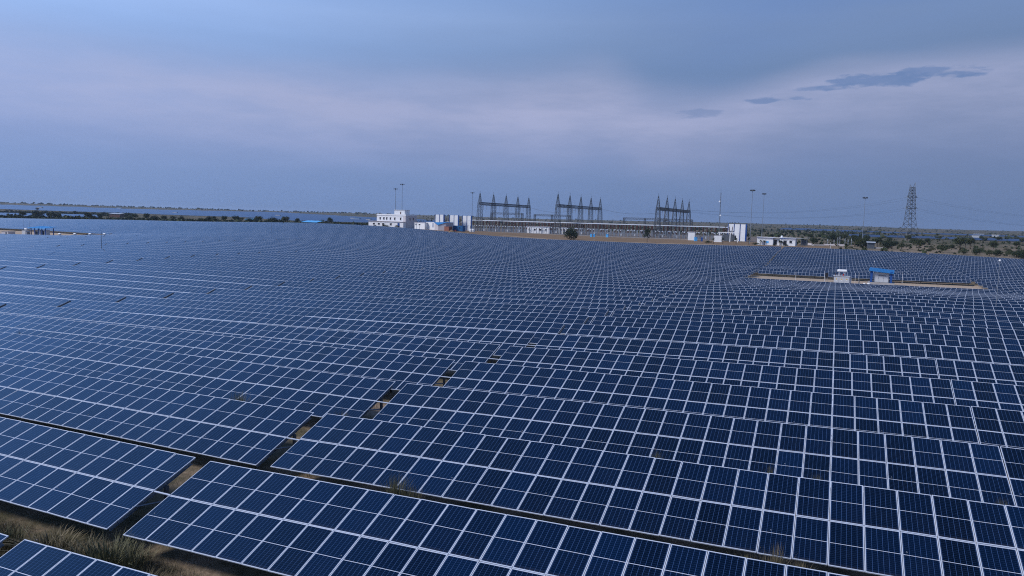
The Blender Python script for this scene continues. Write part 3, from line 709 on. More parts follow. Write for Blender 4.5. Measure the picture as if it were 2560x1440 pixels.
M['scrubgreen'] = leaf_material('thorn scrub leaf', (.016, .027, .011), (.036, .052, .021), (.075, .082, .040))
scrub_mass()

# grass: dry cover in the open strips, and single tufts that rise between the tables
def blades(n, h, spread, seed, lean=.5):
    g = np.random.default_rng(seed); vs, fs = [], []
    for _ in range(n):
        a, r = g.uniform(0, 6.283), spread * g.random() ** .7; x, y = math.cos(a) * r, math.sin(a) * r
        L = h * g.uniform(.5, 1.05); da = a + g.normal() * .8; ln = lean * g.random() * (0.3 + r / spread)
        dx, dy = math.cos(da) * ln * L, math.sin(da) * ln * L; wd = .006 + .006 * g.random(); sx, sy = -math.sin(da) * wd, math.cos(da) * wd; i = len(vs)
        vs += [(x - sx, y - sy, -.03), (x + sx, y + sy, -.03), (x + dx * .45 + sx * .8, y + dy * .45 + sy * .8, L * .6), (x + dx * .45 - sx * .8, y + dy * .45 - sy * .8, L * .6), (x + dx, y + dy, L * (1 - .25 * ln))]
        fs += [(i, i + 1, i + 2, i + 3), (i + 3, i + 2, i + 4)]
    return vs, fs
TUFTS = []
for sd_, mt, n, lean in ((1, 'greengrass', 420, .7), (2, 'grass', 320, .8), (3, 'greengrass', 300, .5)):
    vs, fs = blades(n, 1.0, .42, sd_, lean); me = bpy.data.meshes.new('grass_tuft'); me.from_pydata(vs, [], fs); me.materials.append(M[mt]); me.update(); TUFTS.append(me)
def row_point(px, py, k, ds):
    """ground under the photo point px, py taken on the line that lies ds metres up-slope of row k's middle rail"""
    Y = Y1 + (k - 1) * PITCH_Y + ds
    d = fw + rx * ((px - 1280) / FPX) - uy * ((py - 720) / FPX); x = d.x * Y / d.y
    return x, Y, gz(x, Y)
for n, (px, py, k, ds, h, w_, kind, lab) in enumerate((
        (268, 1350, 1, -2.75, 1.15, 1.7, 0, 'big green grass clump at the foot of the first aisle gap'),
        (318, 1352, 1, -2.5, .95, 1.4, 2, 'green grass tuft at the lower right side of the aisle gap'),
        (20, 1305, 1, -2.9, .75, 1.0, 2, 'round green tuft at the left end of the grass strip'),
        (120, 1320, 1, -2.7, .8, 1.6, 1, 'straw-coloured tuft in the middle of the grass strip'),
        (190, 1335, 1, -2.9, .85, 1.6, 1, 'dry grass clump beside the big green one'),
        (355, 1408, 1, -3.1, .5, .9, 1, 'small grey tuft on the bare soil of the strip'),
        (470, 1425, 1, -2.9, .5, .9, 2, 'low tuft at the shaded foot of the second row'),
        (990, 1235, 2, -2.6, 1.35, 1.2, 0, 'green tuft rising over the lower frame of the third row'),
        (1030, 1238, 2, -2.55, 1.1, .9, 2, 'smaller green tuft beside the one at the third row'),
        (595, 1000, 3, -2.6, 1.45, 1.4, 0, 'wide green tuft before the fourth row, left of the aisle'),
        (850, 1036, 3, -2.6, 1.25, 1.1, 0, 'green tuft under the fourth row close to the aisle gap'),
        (1936, 1395, 2, -2.7, 1.45, 1.1, 1, 'tall straw tuft sticking out of the gap under the third row'),
        (1995, 1418, 2, -2.75, 1.1, 1.0, 1, 'short straw tuft right of the tall one in the gap'),
        (1870, 1385, 2, -2.8, .9, 1.2, 1, 'dry tuft low in the gap left of the tall straw one'),
        (1640, 1140, 3, -2.55, 1.3, .7, 2, 'thin tuft peeping over the frame in the middle of the fourth row'),
        (1925, 1182, 3, -2.55, 1.3, .6, 1, 'small yellow tuft at the lower edge of the fourth row'),
        (2040, 1200, 3, -2.55, 1.2, .7, 2, 'faint tuft right of the yellow one at the fourth row'),
        (1485, 1003, 4, -2.55, 1.35, .9, 0, 'green tuft at the lower edge of the fifth row'),
        (2505, 1262, 3, -2.55, 1.2, .6, 1, 'yellowish tuft at the right end of the fourth row'),
        (48, 826, 4, -2.5, 1.5, .8, 2, 'dark tuft before the fifth row at the left border'),
        (700, 1130, 2, -2.9, .6, 1.3, 1, 'low dry tuft inside the aisle below the third row'),
        (440, 1185, 1, .9, .7, 1.2, 1, 'dry tuft on the sunlit soil inside the first aisle gap'))):
    if k >= 2 and ds < -2.4: h, w_, ds, kind = h * 1.24, w_ * .7, -2.2, (kind if px in (1936, 1995) else 0)
    if px in (1936, 1995, 1870): h, w_ = h * .82, w_ * .9
    x, y, z = row_point(px, py, k, ds)
    o = link('grass_tuft', TUFTS[kind], None, (x, y, z), (0, 0, n * 1.7)); o.scale = (w_, w_, h); tag(o, lab, 'grass tuft', 'grass tufts between the tables')
def grass_cover():
    g = np.random.default_rng(5); vs, fs = [], []
    def patch(k, ds0, ds1, x0, x1, n, h):
        nonlocal vs, fs
        X = g.uniform(x0, x1, n); Y = Y1 + (k - 1) * PITCH_Y + g.uniform(ds0, ds1, n); Z = ground(X, Y)
        keep = (np.sin(X * 1.9 + 2 * np.sin(Y * 1.3)) + np.sin(X * .7 + Y * 2.1) + g.normal(size=n) * .7) > .1
        for x, y, z in zip(X[keep], Y[keep], Z[keep]):
            for q in range(4):
                a = g.uniform(0, 6.283); L = h * g.uniform(.3, 1.1); ln = g.uniform(.2, .9) * L; wd = .006; i = len(vs); ox, oy = x + g.normal() * .08, y + g.normal() * .08
                dx, dy = math.cos(a) * ln, math.sin(a) * ln; sx, sy = -math.sin(a) * wd, math.cos(a) * wd
                vs += [(ox - sx, oy - sy, z - .03), (ox + sx, oy + sy, z - .03), (ox + dx, oy + dy, z + L)]; fs.append((i, i + 1, i + 2))
    patch(1, -5.1, -1.7, -46, -2, 30000, .40)
    patch(0, -2, 2, -24, -19, 500, .4)
    for k in range(1, 9): patch(k, -2, 2.2, AISLE_X - 1.2, AISLE_X + 1.2, 420, .45)
    for k in (2, 3, 4, 5, 6): patch(k, -3.6, -1.9, -70, 14, 3200, .5)
    patch(32, -6, -2.2, -24, 40, 500, .5)
    me = bpy.data.meshes.new('dry_grass'); me.from_pydata(vs, [], fs); me.materials.append(M['grass']); me.update()
    tag(link('dry_grass', me), 'dry grass cover in the strips between the tables', 'grass', kind='stuff')
grass_cover()
def pebbles():
    g = np.random.default_rng(9); vs, fs = [], []
    n = 700; X = g.uniform(-40, -2, n); Y = Y1 + g.uniform(-5, -1.8, n); Z = ground(X, Y)
    for x, y, z in zip(X, Y, Z):
        s = .02 + .05 * g.random() ** 3; i = len(vs); P = [(0, 0, 1), (1, 0, 0), (0, 1, 0), (-1, 0, 0), (0, -1, 0)]
        vs += [(x + p[0] * s * g.uniform(.7, 1.3), y + p[1] * s * g.uniform(.7, 1.3), z + p[2] * s * .7) for p in P]; fs += [(i, i + 1, i + 2), (i, i + 2, i + 3), (i, i + 3, i + 4), (i, i + 4, i + 1)]
    me = bpy.data.meshes.new('pebbles'); me.from_pydata(vs, [], fs); me.materials.append(M['rubble']); me.update()
    tag(link('pebbles', me), 'loose pebbles scattered on the bare soil of the strip', 'pebbles', kind='stuff')
pebbles()
# ------------------------------------------------------------------ things in the two service yards
def cyl(b, c, r, h, n=12, m=0): b.tube(c, (c[0], c[1], c[2] + h), r, n, m)
x, y, z = spot(2105, 190)
t = thing('transformer', 'grey yard transformer with a white drum on top beside the blue shelter', 'transformer', (x, y, z))
b = MB(); b.box((0, 0, .25), (4.6, 3.0, .7)); b.build('plinth', M['concrete'], t)
b = MB(); b.box((0, 0, 1.65), (3.7, 2.2, 2.1)); b.box((0, 0, 2.74), (4.0, 2.5, .12)); b.build('tank', M['cabinet'], t)
for i in range(3):
    b = MB(); b.box((-1.2 + i * 1.2, -1.12, 1.55), (1.08, .05, 1.8)); d = b.build('door', M['cabinet'], t)
    b = MB(); b.lathe([(.02, 0), (.16, 0), (.16, -.03), (.02, -.03)], 8, 0, (0, 0, 0), 'z'); b.build('warning_plate', M['yellow'], d, (-1.2 + i * 1.2, -1.16, 1.95), (R(90), 0, 0))
    b = MB(); b.box((-1.2 + i * 1.2, -1.16, 1.62), (.3, .02, .16)); b.build('label_plate', M['white'], d)
b = MB(); b.lathe([(.05, -1.15), (.33, -1.1), (.36, -.9), (.36, .9), (.33, 1.1), (.05, 1.15)], 14, 0, (0, 0, 4.05), 'x'); b.bar((-.7, 0, 2.8), (-.7, 0, 3.75), .1); b.bar((.7, 0, 2.8), (.7, 0, 3.75), .1); b.build('conservator', M['white'], t)
b = MB(); b.box((.35, -.2, 3.05), (.3, .3, .5)); b.build('relay_box', M['red'], t)
for i in range(3):
    b = MB()
    for q in range(5): b.box((-1.5 + i * .55 + 0, -.6 + q * .02, 2.85 + q * .12), (.16 - .02 * (q % 2), .16 - .02 * (q % 2), .12))
    b.build('bushing', M['insul'], t)
b = MB()
for q in range(7): b.box((2.05 + .0, -.75 + q * .25, 1.75), (.5, .06, 1.5))
b.box((2.05, 0, 2.4), (.12, 1.6, .1)); b.box((2.05, 0, 1.1), (.12, 1.6, .1)); b.build('radiator', M['cabinet'], t)

x, y, z = spot(2204, 196)
t = thing('shelter', 'open steel shelter with a sloping bright blue roof over a grey cabinet', 'shelter', (x, y, z), R(-4))
b = MB(); b.box((0, 0, .35), (6.4, 4.2, 1.0)); b.build('plinth', M['concrete'], t)
for sx in (-1, 1):
    for sy in (-1, 1):
        b = MB(); b.box((sx * 2.35, sy * 1.4, 2.35), (.55 if sy < 0 else .22, .26, 3.0)); b.build('column', M['navy'], t)
    b = MB(); b.box((sx * 2.35, 0, 2.0), (.06, 2.5, 2.3)); b.build('side_sheet', M['navy'], t)
b = MB(); b.box((0, 0, 0), (6.0, 4.2, .10))
for q in range(17): b.box((-2.9 + q * .3625, 0, .065), (.05, 4.2, .03))
b.build('roof', M['blue'], t, (0, 0, 4.0), (R(9), R(5), 0))
x2, y2, z2 = x, y, z
t = thing('inverter_cabinet', 'light grey inverter cabinet standing under the bright blue roof', 'cabinet', (x2, y2 - .2, z2 + .85), R(-4))
b = MB(); b.box((0, 0, 1.25), (3.5, 1.5, 2.4)); b.box((0, 0, 2.5), (3.7, 1.7, .1)); b.build('body', M['cabinet'], t)
for i in (-1, 0, 1):
    b = MB(); b.box((i * 1.13, -.77, 1.15), (1.08, .04, 2.0)); d = b.build('door', M['cabinet'], t); b = MB(); b.box((i * 1.13 + .42, -.81, 1.2), (.04, .05, .3)); b.build('handle', M['darksteel'], d)
b = MB()
for q in range(4): b.box((.2, -.80, 1.72 + q * .1), (1.9, .03, .05))
b.build('louvre', M['darksteel'], t)
# slim marker and lightning poles
def pole(px, d, h, label, ball, name='lightning_pole', cat='pole', r=.045, mat='galv', base=None):
    x, y, z = spot(px, d) if base is None else base
    t = thing(name, label, cat, (x, y, z))
    b = MB(); b.tube((0, 0, -.3), (0, 0, h), r, 7, 0, r * .6); b.build('mast', M[mat], t)
    if ball:
        b = MB(); b.lathe([(.02, -.14), (.13, -.07), (.15, 0), (.13, .08), (.02, .15)], 10, 0, (0, 0, h)); b.build('cap', M['white'], t)
    return t
pole(2497, 90, 7.6, 'thin lightning pole with a white cap near the right border', True)
pole(2184, 200, 6.2, 'lightning pole with a white cap rising behind the blue shelter', True)
pole(251, 181, 6.4, 'thin dark pole standing in the panel rows on the left', False, r=.07, mat='darksteel')
pole(677, 330, 6.5, 'faint thin pole in the far rows left of the white building', False, r=.06, mat='darksteel')
pole(2072, 368, 3.2, 'short pale pole at the far edge of the panels', False, 'post', 'pole', .09, 'white')
for n, (px, d, h) in enumerate(((1990, 200, 2.8), (2062, 198, 3.6), (2139, 205, 2.6), (2148, 205, 2.6), (2257, 205, 2.8), (2268, 214, 2.4))):
    pole(px, d, h, f'short white marker post, {ordinal(n + 1)} from the left in the right service yard', False, 'marker_post', 'post', .05, 'white')
x, y, z = spot(2067, 204)
t = thing('junction_box', 'black junction box on a stand left of the transformer', 'junction box', (x, y, z)); b = MB(); b.box((0, 0, 1.9), (.75, .35, 1.15)); b.box((0, 0, 2.5), (.85, .45, .06)); b.build('box', M['dark'], t)
for sx in (-.3, .3):
    b = MB(); b.box((sx, 0, .6), (.06, .06, 1.5)); b.build('leg', M['galv'], t)
def vfix(px, d, name, label, mats, fn, cat): 
    x, y, z = spot(px, d); t = thing(name, label, cat, (x, y, z)); fn(t); return t
x, y, z = spot(2122, 196)
for n, (px, d, s) in enumerate(((2073, 189, .35), (2163, 192, .3), (2174, 191, .4))):
    x, y, z = spot(px, d); b = MB(); b.lathe([(.05, -.1), (s, 0), (s, s * .9), (s * .8, s * 1.2), (.05, s * 1.3)], 9, 0); o = b.build('water_drum' if n == 0 else 'cement_bag', M['white'], None, (x, y, z + .5)); tag(o, ('white drum on the ground at the left foot of the transformer', 'white bag lying between the transformer and the blue shelter', 'white bag at the foot of the blue shelter')[n], 'drum' if n == 0 else 'bag')
# a worker-sized valve column between the two
b = MB(); b.tube((0, 0, -.2), (0, 0, 1.1), .16, 8, 0, .12); b.box((0, 0, 1.2), (.34, .3, .3)); x, y, z = spot(2149, 197); tag(b.build('earth_pit_column', M['darksteel'], None, (x, y, z)), 'dark stub column on the track right of the transformer', 'column')

# left service yard
x, y, z = spot(104, 316)
t = thing('shelter', 'long open shelter with a pale blue roof in the left service yard', 'shelter', (x, y, z), R(-2))
b = MB(); b.box((0, 0, .2), (11.2, 4.4, .9)); b.build('plinth', M['concrete'], t)
for i in range(5):
    for sy in ((-1,) if i in (1, 2, 3) else (-1, 1)):
        b = MB(); b.box((-4.9 + i * 2.45, sy * 1.7, 2.2), (.30, .24, 3.4)); b.build('column', M['navy'], t)
b = MB(); b.box((0, 0, 0), (11.6, 5.4, .12))
for q in range(20): b.box((-5.6 + q * .59, 0, .075), (.06, 5.4, .03))
b.build('roof', M['skyblue'], t, (0, 0, 4.15), (R(7), 0, 0))
for i, (dx, w, h, mt, lab) in enumerate(((-3.3, 1.2, 1.6, 'darksteel', 'low dark cabinet at the left end under the pale blue roof'), (-1.2, 2.0, 2.3, 'cabinet', 'pale cabinet left of the middle under the pale blue roof'), (.8, 1.3, 2.1, 'darksteel', 'narrow dark cabinet in the middle under the pale blue roof'), (3.0, 2.0, 2.5, 'cabinet', 'tall grey cabinet at the right end under the pale blue roof'))):
    c = thing('inverter_cabinet', lab, 'cabinet', (x + dx, y, z + .65), R(-2)); b = MB(); b.box((0, 0, h / 2), (w, 1.2, h)); b.box((0, 0, h + .03), (w + .1, 1.3, .06)); b.build('body', M[mt], c)
    b = MB(); b.box((0, -.62, h / 2), (w * .8, .04, h * .8)); b.build('door', M[mt], c)
x, y, z = spot(63, 316)
t = thing('transformer', 'small grey transformer with a white drum left of the pale blue shelter', 'transformer', (x, y, z)); b = MB(); b.box((0, 0, 1.3), (2.4, 2, 2.6)); b.build('tank', M['cabinet'], t)
b = MB(); b.lathe([(.05, -.8), (.3, -.75), (.3, .75), (.05, .8)], 10, 0, (0, 0, 3.3), 'x'); b.bar((-.5, 0, 2.5), (-.5, 0, 3.1), .1); b.bar((.5, 0, 2.5), (.5, 0, 3.1), .1); b.build('conservator', M['white'], t)
b = MB()
for q in range(6): b.box((1.45, -.7 + q * .28, 1.4), (.5, .06, 1.5))
b.box((1.45, 0, 1.9), (.1, 1.5, .1)); b.build('radiator', M['cabinet'], t)
pole(72, 318, 6.5, 'thin mast at the left corner of the pale blue shelter', False, r=.06, mat='darksteel'); pole(57, 318, 7.4, 'hair-thin mast above the small grey transformer', False, r=.04, mat='darksteel')
x, y, z = spot(19, 318)
t = thing('store_hut', 'low flat grey block hut at the left end of the yard', 'hut', (x, y, z)); b = MB(); b.box((0, 0, .9), (4.4, 3, 2.0)); b.build('wall', M['greywall'], t); b = MB(); b.box((0, 0, 1.96), (4.7, 3.3, .12)); b.build('roof', M['concrete'], t); b = MB(); b.box((.9, -1.52, .8), (.9, .06, 1.7)); b.build('door', M['darksteel'], t)
for n, px in enumerate((146, 184, 222, 258)):
    x, y, z = spot(px, 268); t = thing('combiner_box', f'small white combiner box with a slanted lid, {ordinal(n + 1)} from the left before the yard', 'combiner box', (x, y, z), 0, 'white combiner boxes before the left yard')
    b = MB(); b.box((0, 0, 2.95), (1.1, .06, .5), 0, Matrix.Rotation(R(-50), 3, 'X')); b.box((0, .25, 2.75), (1.0, .5, .4)); b.build('lid', M['white'], t); b = MB(); b.box((0, .25, 1.2), (.1, .1, 2.7)); b.build('post', M['galv'], t)

# ------------------------------------------------------------------ buildings
def window(parent, c, w, h, face='y', mat='dark'):
    b = MB(); d = (w, .06, h) if face == 'y' else (.06, w, h); b.box(c, d); o = b.build('window', M[mat], parent)
    s = MB(); e = .07; fy = -.05 if face == 'y' else .05
    if face == 'y':
        s.box((c[0], c[1] + fy, c[2] - h / 2 - e), (w + .3, .22, .12)); s.box((c[0], c[1] + fy, c[2] + h / 2 + e + .05), (w + .4, .3, .12))
    else:
        s.box((c[0] + fy, c[1], c[2] - h / 2 - e), (.22, w + .3, .12)); s.box((c[0] + fy, c[1], c[2] + h / 2 + e + .05), (.3, w + .4, .12))
    s.build('sill', M['white'], o)
x, y, z = spot(1011, 478); z = gz(x, y)
CW = thing('control_building', 'white two-storey control building with a roof tower at the edge of the panels', 'building', (x, y, z - .3), R(-3))
W_, D_ = 23.0, 12.5
b = MB(); b.box((-W_ / 2, D_ / 2, 4.1), (W_, D_, 8.2)); b.build('wall', M['white'], CW)
b = MB(); b.box((-W_ / 2, D_ / 2, 8.32), (W_ + .5, D_ + .5, .22)); b.box((-W_ / 2, .05, 8.75), (W_ + .3, .2, .75)); b.box((.05, D_ / 2, 8.75), (.2, D_ + .1, .75)); b.box((-W_ - .05, D_ / 2, 8.75), (.2, D_ + .1, .75)); b.box((-W_ / 2, D_ - .05, 8.75), (W_, .2, .75)); b.build('parapet', M['white'], CW)
b = MB(); b.box((.06, D_ / 2 + .2, 4.2), (.16, D_ - .6, 8.0)); b.box((-1.0, -.06, 4.9), (2.0, .14, 6.6)); b.build('end_wall', M['shadewall'], CW)  # end wall's shade is painted in by this greyer tone
b = MB(); b.box((-W_ / 2 - 2.0, -1.6, 2.1), (W_ + 4.6, 3.1, 4.2)); b.build('porch', M['white'], CW)
b = MB(); b.box((-W_ / 2 - 2.0, -1.75, 4.32), (W_ + 5.2, 3.7, .24)); b.build('porch_roof', M['greywall'], CW)
tw = MB(); tw.box((-6.5, 5, 10.1), (8.2, 5.5, 3.4)); T_ = tw.build('roof_tower', M['white'], CW); b = MB(); b.box((-6.5, 5, 11.9), (8.7, 6, .2)); b.build('tower_roof', M['white'], T_); b = MB(); b.box((-5.6, 2.22, 10.0), (.7, .06, 1.5)); b.build('tower_window', M['insul'], T_)
for xx in (-20.3, -17.3, -15.0, -12.1, -8.6, -4.0): window(CW, (xx, -.03, 6.2), 1.0, 1.5)
for yy in (4.6, 8.4): window(CW, (.17, yy, 6.2), 1.0, 1.6, 'x', 'insul')
for xx in (-23, -19, -15.5, -9.5): window(CW, (xx, -3.18, 2.6), 1.5, 1.1)
b = MB(); b.box((-3.3, -3.19, 2.3), (1.6, .1, 2.4)); b.build('door', M['navy'], CW)
for n, (dx, h) in enumerate(((-21.0, 1.8), (-14, 2.6), (-11.5, 2.0), (-3.8, 2.4))):
    p = CW.matrix_basis @ Vector((dx, -4.4, 0)); tt = thing('hedge_bush', f'dark bush, {ordinal(n + 1)} from the left before the porch of the control building', 'bush', (p.x, p.y, gz(p.x, p.y)), n, 'bushes before the control building'); tt.scale = (h * 1.2, h * 1.2, h)
    link('trunk', TREES[2][0], tt); link('crown', TREES[2][1], tt)
x, y, z = spot(1034, 470)
t = thing('annex_building', 'low white annex wall joining the control building to the blue-roofed store', 'building', (x, y, z - .3), R(-16)); b = MB(); b.box((4.4, 3, 2.0), (9.4, 6, 4.4)); b.build('wall', M['white'], t); b = MB(); b.box((4.4, 3, 4.3), (9.8, 6.4, .2)); b.build('roof', M['greywall'], t)
for xx in (1.0, 4.2): window(t, (xx, -.03, 3.2), 1.4, .45)
x, y, z = spot(1083, 462)
t = thing('store_building', 'white store with a bright blue V-shaped roof slope facing the panels', 'building', (x, y, z - .3), R(-18))
b = MB()
P = [(-8, 0, 0), (0, 0, 0), (0, 7, 0), (-8, 7, 0), (-8, 0, 5.0), (0, 0, 5.0), (0, 7, 5.0), (-8, 7, 5.0)]
b.v = P; b.f = [(0, 1, 5, 4), (1, 2, 6, 5), (2, 3, 7, 6), (3, 0, 4, 7), (4, 5, 6, 7)]; b.m = [0] * 5; b.uv = [None] * 5; b.build('wall', M['white'], t)
b = MB(); b.v = [(0, 0, 0), (4.3, -.9, 0), (8.4, 1.6, 0), (8.4, 8, 0), (0, 8, 0), (0, 0, 5.0), (4.3, -.9, 3.4), (8.4, 1.6, 4.95), (8.4, 8, 5.1), (0, 8, 5.0)]
b.f = [(0, 1, 6, 5), (1, 2, 7, 6), (2, 3, 8, 7), (3, 4, 9, 8), (4, 0, 5, 9)]; b.m = [0] * 5; b.uv = [None] * 5; b.build('gable_wall', M['greywall'], t)
b = MB(); b.v = [(-.2, -.3, 5.1), (4.3, -1.3, 3.5), (8.8, 1.4, 5.1), (8.8, 8.2, 5.3), (-.2, 8.2, 5.3)]; b.v += [(p[0], p[1], p[2] - .12) for p in b.v]
b.f = [(0, 1, 2), (0, 2, 3, 4), (5, 7, 6), (5, 9, 8, 7), (0, 5, 6, 1), (1, 6, 7, 2), (2, 7, 8, 3), (3, 8, 9, 4), (4, 9, 5, 0)]; b.m = [0] * 9; b.uv = [None] * 9; b.build('roof', M['blue'], t)
b = MB(); b.box((-1.4, -.04, 3.2), (.7, .1, 2.6)); b.build('shutter', M['navy'], t)
for n, px in enumerate((1038, 1046)):
    x, y, z = spot(px, 456); t = thing('lamp_post', f'short dark lamp post, {("left", "right")[n]} one of the pair before the white annex', 'lamp post', (x, y, z)); b = MB(); b.tube((0, 0, -.2), (0, 0, 3.4 - n * .6), .09, 6); b.build('mast', M['darksteel'], t); b = MB(); b.box((0, 0, 3.45 - n * .6), (1.2, .4, .16)); b.build('lamp_head', M['darksteel'], t)
x, y, z = spot(1113, 455)
t = thing('brick_hut', 'small brick-red shed in front of the blue container', 'hut', (x, y, z - .2), R(-14)); b = MB(); b.box((0, 1.5, 1.4), (3.8, 3, 2.8)); b.build('wall', M['brick'], t); b = MB(); b.box((0, 1.5, 2.87), (4.1, 3.3, .14)); b.build('roof', M['brick'], t)
x, y, z = spot(1141, 462)
t = thing('site_container', 'long blue site container beside the brick-red shed', 'container', (x, y, z - .1), R(-12))
b = MB(); b.box((0, 1.4, 1.85), (7.8, 2.8, 3.3))
for q in range(20): b.box((-3.7 + q * .39, -.02, 1.85), (.18, .06, 3.1))
b.build('body', M['boxblue'], t); b = MB(); b.box((0, 1.4, 3.54), (8.0, 3.0, .1)); b.build('roof', M['navy'], t); b = MB(); b.box((1.5, -.07, 2.3), (.9, .08, .8)); b.build('window', M['dark'], t)
x, y, z = spot(1135, 456)
t = thing('motorcycle', 'small red motorcycle parked at the blue container', 'motorcycle', (x, y, z)); b = MB(); b.box((0, 0, .75), (1.3, .35, .4), 0, None, (.5, .6)); b.build('body', M['red'], t)
for sx in (-.65, .65):
    b = MB(); b.tube((sx, -.06, .33), (sx, .06, .33), .33, 12); b.build('wheel', M['dark'], t)
for n, px in enumerate((1174, 1180)):
    x, y, z = spot(px, 468); b = MB(); b.lathe([(.3, -.1), (.85, 0), (.9, .3), (.9, 1.4), (.7, 1.75), (.2, 1.85)], 12, 0); tag(b.build('water_tank', M['white'], None, (x, y, z)), f'round white water tank, {("left", "right")[n]} of the two by the switchyard corner', 'tank')
x, y, z = spot(1126, 436); b = MB(); b.lathe([(2.6, -.2), (1.8, .6), (.8, 1.3), (.1, 1.6)], 11, 0); tag(b.build('spoil_heap', M['ground'], None, (x, y, z)), 'small brown heap of earth on the verge before the container', 'earth heap')
# white houses on the right
x, y, z = spot(1888, 410)
HS = thing('gate_house', 'low white flat-roofed house behind the panels with small palms before it', 'house', (x, y, z - .2), R(-4))
b = MB(); b.box((4.2, 3.2, 2.2), (8.4, 6.4, 4.4)); b.box((10.2, 4.0, 2.1), (3.6, 5.0, 4.2)); b.box((16.0, 3.0, 2.2), (8.0, 6.4, 4.4)); b.build('wall', M['white'], HS)
b = MB(); b.box((4.2, 3.1, 4.52), (9.0, 7.0, .24)); b.box((10.25, 3.3, 4.35), (3.06, 6.4, .2)); b.box((16.1, 2.9, 4.55), (8.8, 7.0, .24)); b.build('roof', M['white'], HS)
b = MB(); b.box((4.2, -.42, 4.1), (8.6, .06, .3)); b.box((16.1, -.63, 4.1), (8.4, .06, .3)); b.build('fascia', M['navy'], HS)
for (xx, yy, zz_, w, h) in ((9.5, 1.47, 2.0, 1.5, 2.4), (11.9, 1.47, 2.5, 1.1, 1.4), (14.7, -.23, 2.0, 1.7, 2.2), (17.6, -.23, 2.5, 1.3, 1.3)): window(HS, (xx, yy, zz_), w, h)
b = MB(); b.box((5.5, -.03, 1.9), (1.3, .07, 1.1)); b.build('blue_board', M['skyblue'], HS)
b = MB(); b.lathe([(.5, 0), (.6, .1), (.6, .9), (.4, 1.15), (.1, 1.2)], 12, 0, (12.5, 3, 4.5)); b.build('roof_tank', M['white'], HS)
x, y, z = spot(1998, 415)
t = thing('carport', 'grey steel lean-to with pale roof sheets right of the white house', 'carport', (x, y, z), R(-4)); 
for q in range(3):
    b = MB(); b.box((-3 + q * 3, 0, 1.8), (.35, .3, 4.0)); b.build('column', M['darksteel'], t)
b = MB(); b.box((0, 1, 4.0), (8.6, 3.6, .14), 0, Matrix.Rotation(R(-6), 3, 'Y')); b.build('roof', M['alu'], t); b = MB(); b.box((1.6, 1.6, 1.6), (3.4, .2, 3.2)); b.build('back_wall', M['darksteel'], t)
# unfinished yard right of the house
for n, (px, d, w, h, rz, mt, lab) in enumerate(((2041, 420, 6.2, .5, 20, 'concrete', 'pale tilted concrete slab lying in the unfinished yard'), (2018, 425, 4.5, .9, -20, 'rubble', 'flat heap of broken stone left of the concrete slab'), (2068, 430, 7, .7, 5, 'rubble', 'long low heap of rubble right of the concrete slab'), (2098, 425, 4, .8, 10, 'rubble', 'heap of rubble under the steel gantry posts'), (2194, 395, 5.5, .5, 2, 'concrete', 'low pale concrete wall piece among the dark bushes'))):
    x, y, z = spot(px, d); b = MB(); b.box((0, 0, h / 2), (w, 3.2, h + .3), 0, Matrix.Rotation(R(-8), 3, 'X'), (.75, .6) if mt == 'rubble' else (.97, .97)); tag(b.build('concrete_slab' if mt == 'concrete' else 'rubble_heap', M[mt], None, (x, y, z), (0, 0, R(rz))), lab, 'slab' if mt == 'concrete' else 'rubble')
for n, (px, d, h) in enumerate(((2064, 440, 3.6), (2080, 440, 3.2), (2089, 436, 5.2), (2094, 436, 5.4), (2107, 440, 4.2), (2115, 436, 3.6), (2123, 432, 4.4))):
    x, y, z = spot(px, d); t = thing('equipment_stand', f'grey steel stand with insulator, {ordinal(n + 1)} from the left in the unfinished yard', 'equipment stand', (x, y, z), 0, 'steel stands in the unfinished yard')
    b = MB(); b.box((0, 0, h * .35), (.3, .3, h * .7)); b.box((0, 0, h * .7), (1.0, .5, .14)); b.build('column', M['galv'], t)
    b = MB(); b.lathe([(.1, 0), (.22, .05), (.12, .3), (.22, .35), (.12, .6), (.22, .65), (.1, h * .3)], 8, 0, (0, 0, h * .7)); b.build('insulator', M['insulgrey'], t)
x, y, z = spot(2172, 396)
t = thing('site_hut', 'small dark hut with a pale roof sheet among the bushes', 'hut', (x, y, z)); b = MB(); b.box((0, 0, 1.6), (3.6, 3, 3.4)); b.build('wall', M['darksteel'], t); b = MB(); b.box((0, -.3, 3.4), (4.4, 4, .12), 0, Matrix.Rotation(R(6), 3, 'X')); b.build('roof', M['alu'], t)
# sheds beyond the plant on the left
x, y, z = spot(771, 452)
t = thing('low_shed', 'long low shed with a pale blue roof just over the far edge of the panels', 'shed', (x, y, z - .3), R(-4)); b = MB(); b.box((0, 2.5, 1.1), (12.0, 5, 2.4)); b.build('wall', M['darksteel'], t); b = MB(); b.box((0, 2.5, 0), (12.6, 6.0, .14)); b.build('roof', M['skyblue'], t, (0, 0, 2.7), (R(9), 0, 0))
x, y, z = spot(627, 640)
t = thing('low_shed', 'blue-roofed shed half hidden by trees in the left belt', 'shed', (x, y, z), 0); b = MB(); b.box((0, 2.5, 1.5), (15, 5, 3.2)); b.build('wall', M['darksteel'], t); b = MB(); b.box((0, 0, 0), (16, 6, .14)); b.build('roof', M['skyblue'], t, (0, 2.5, 3.7), (R(8), 0, 0))
x, y, z = spot(286, 830)
t = thing('long_shed', 'dark long shed with a pale roof in the second belt of trees', 'shed', (x, y, z), 0); b = MB(); b.box((0, 2.5, 1.8), (17, 5, 3.8)); b.build('wall', M['insul'], t); b = MB(); b.box((0, 0, 0), (18, 6.4, .16)); b.build('roof', M['alu'], t, (0, 2.5, 4.2), (R(6), 0, 0))
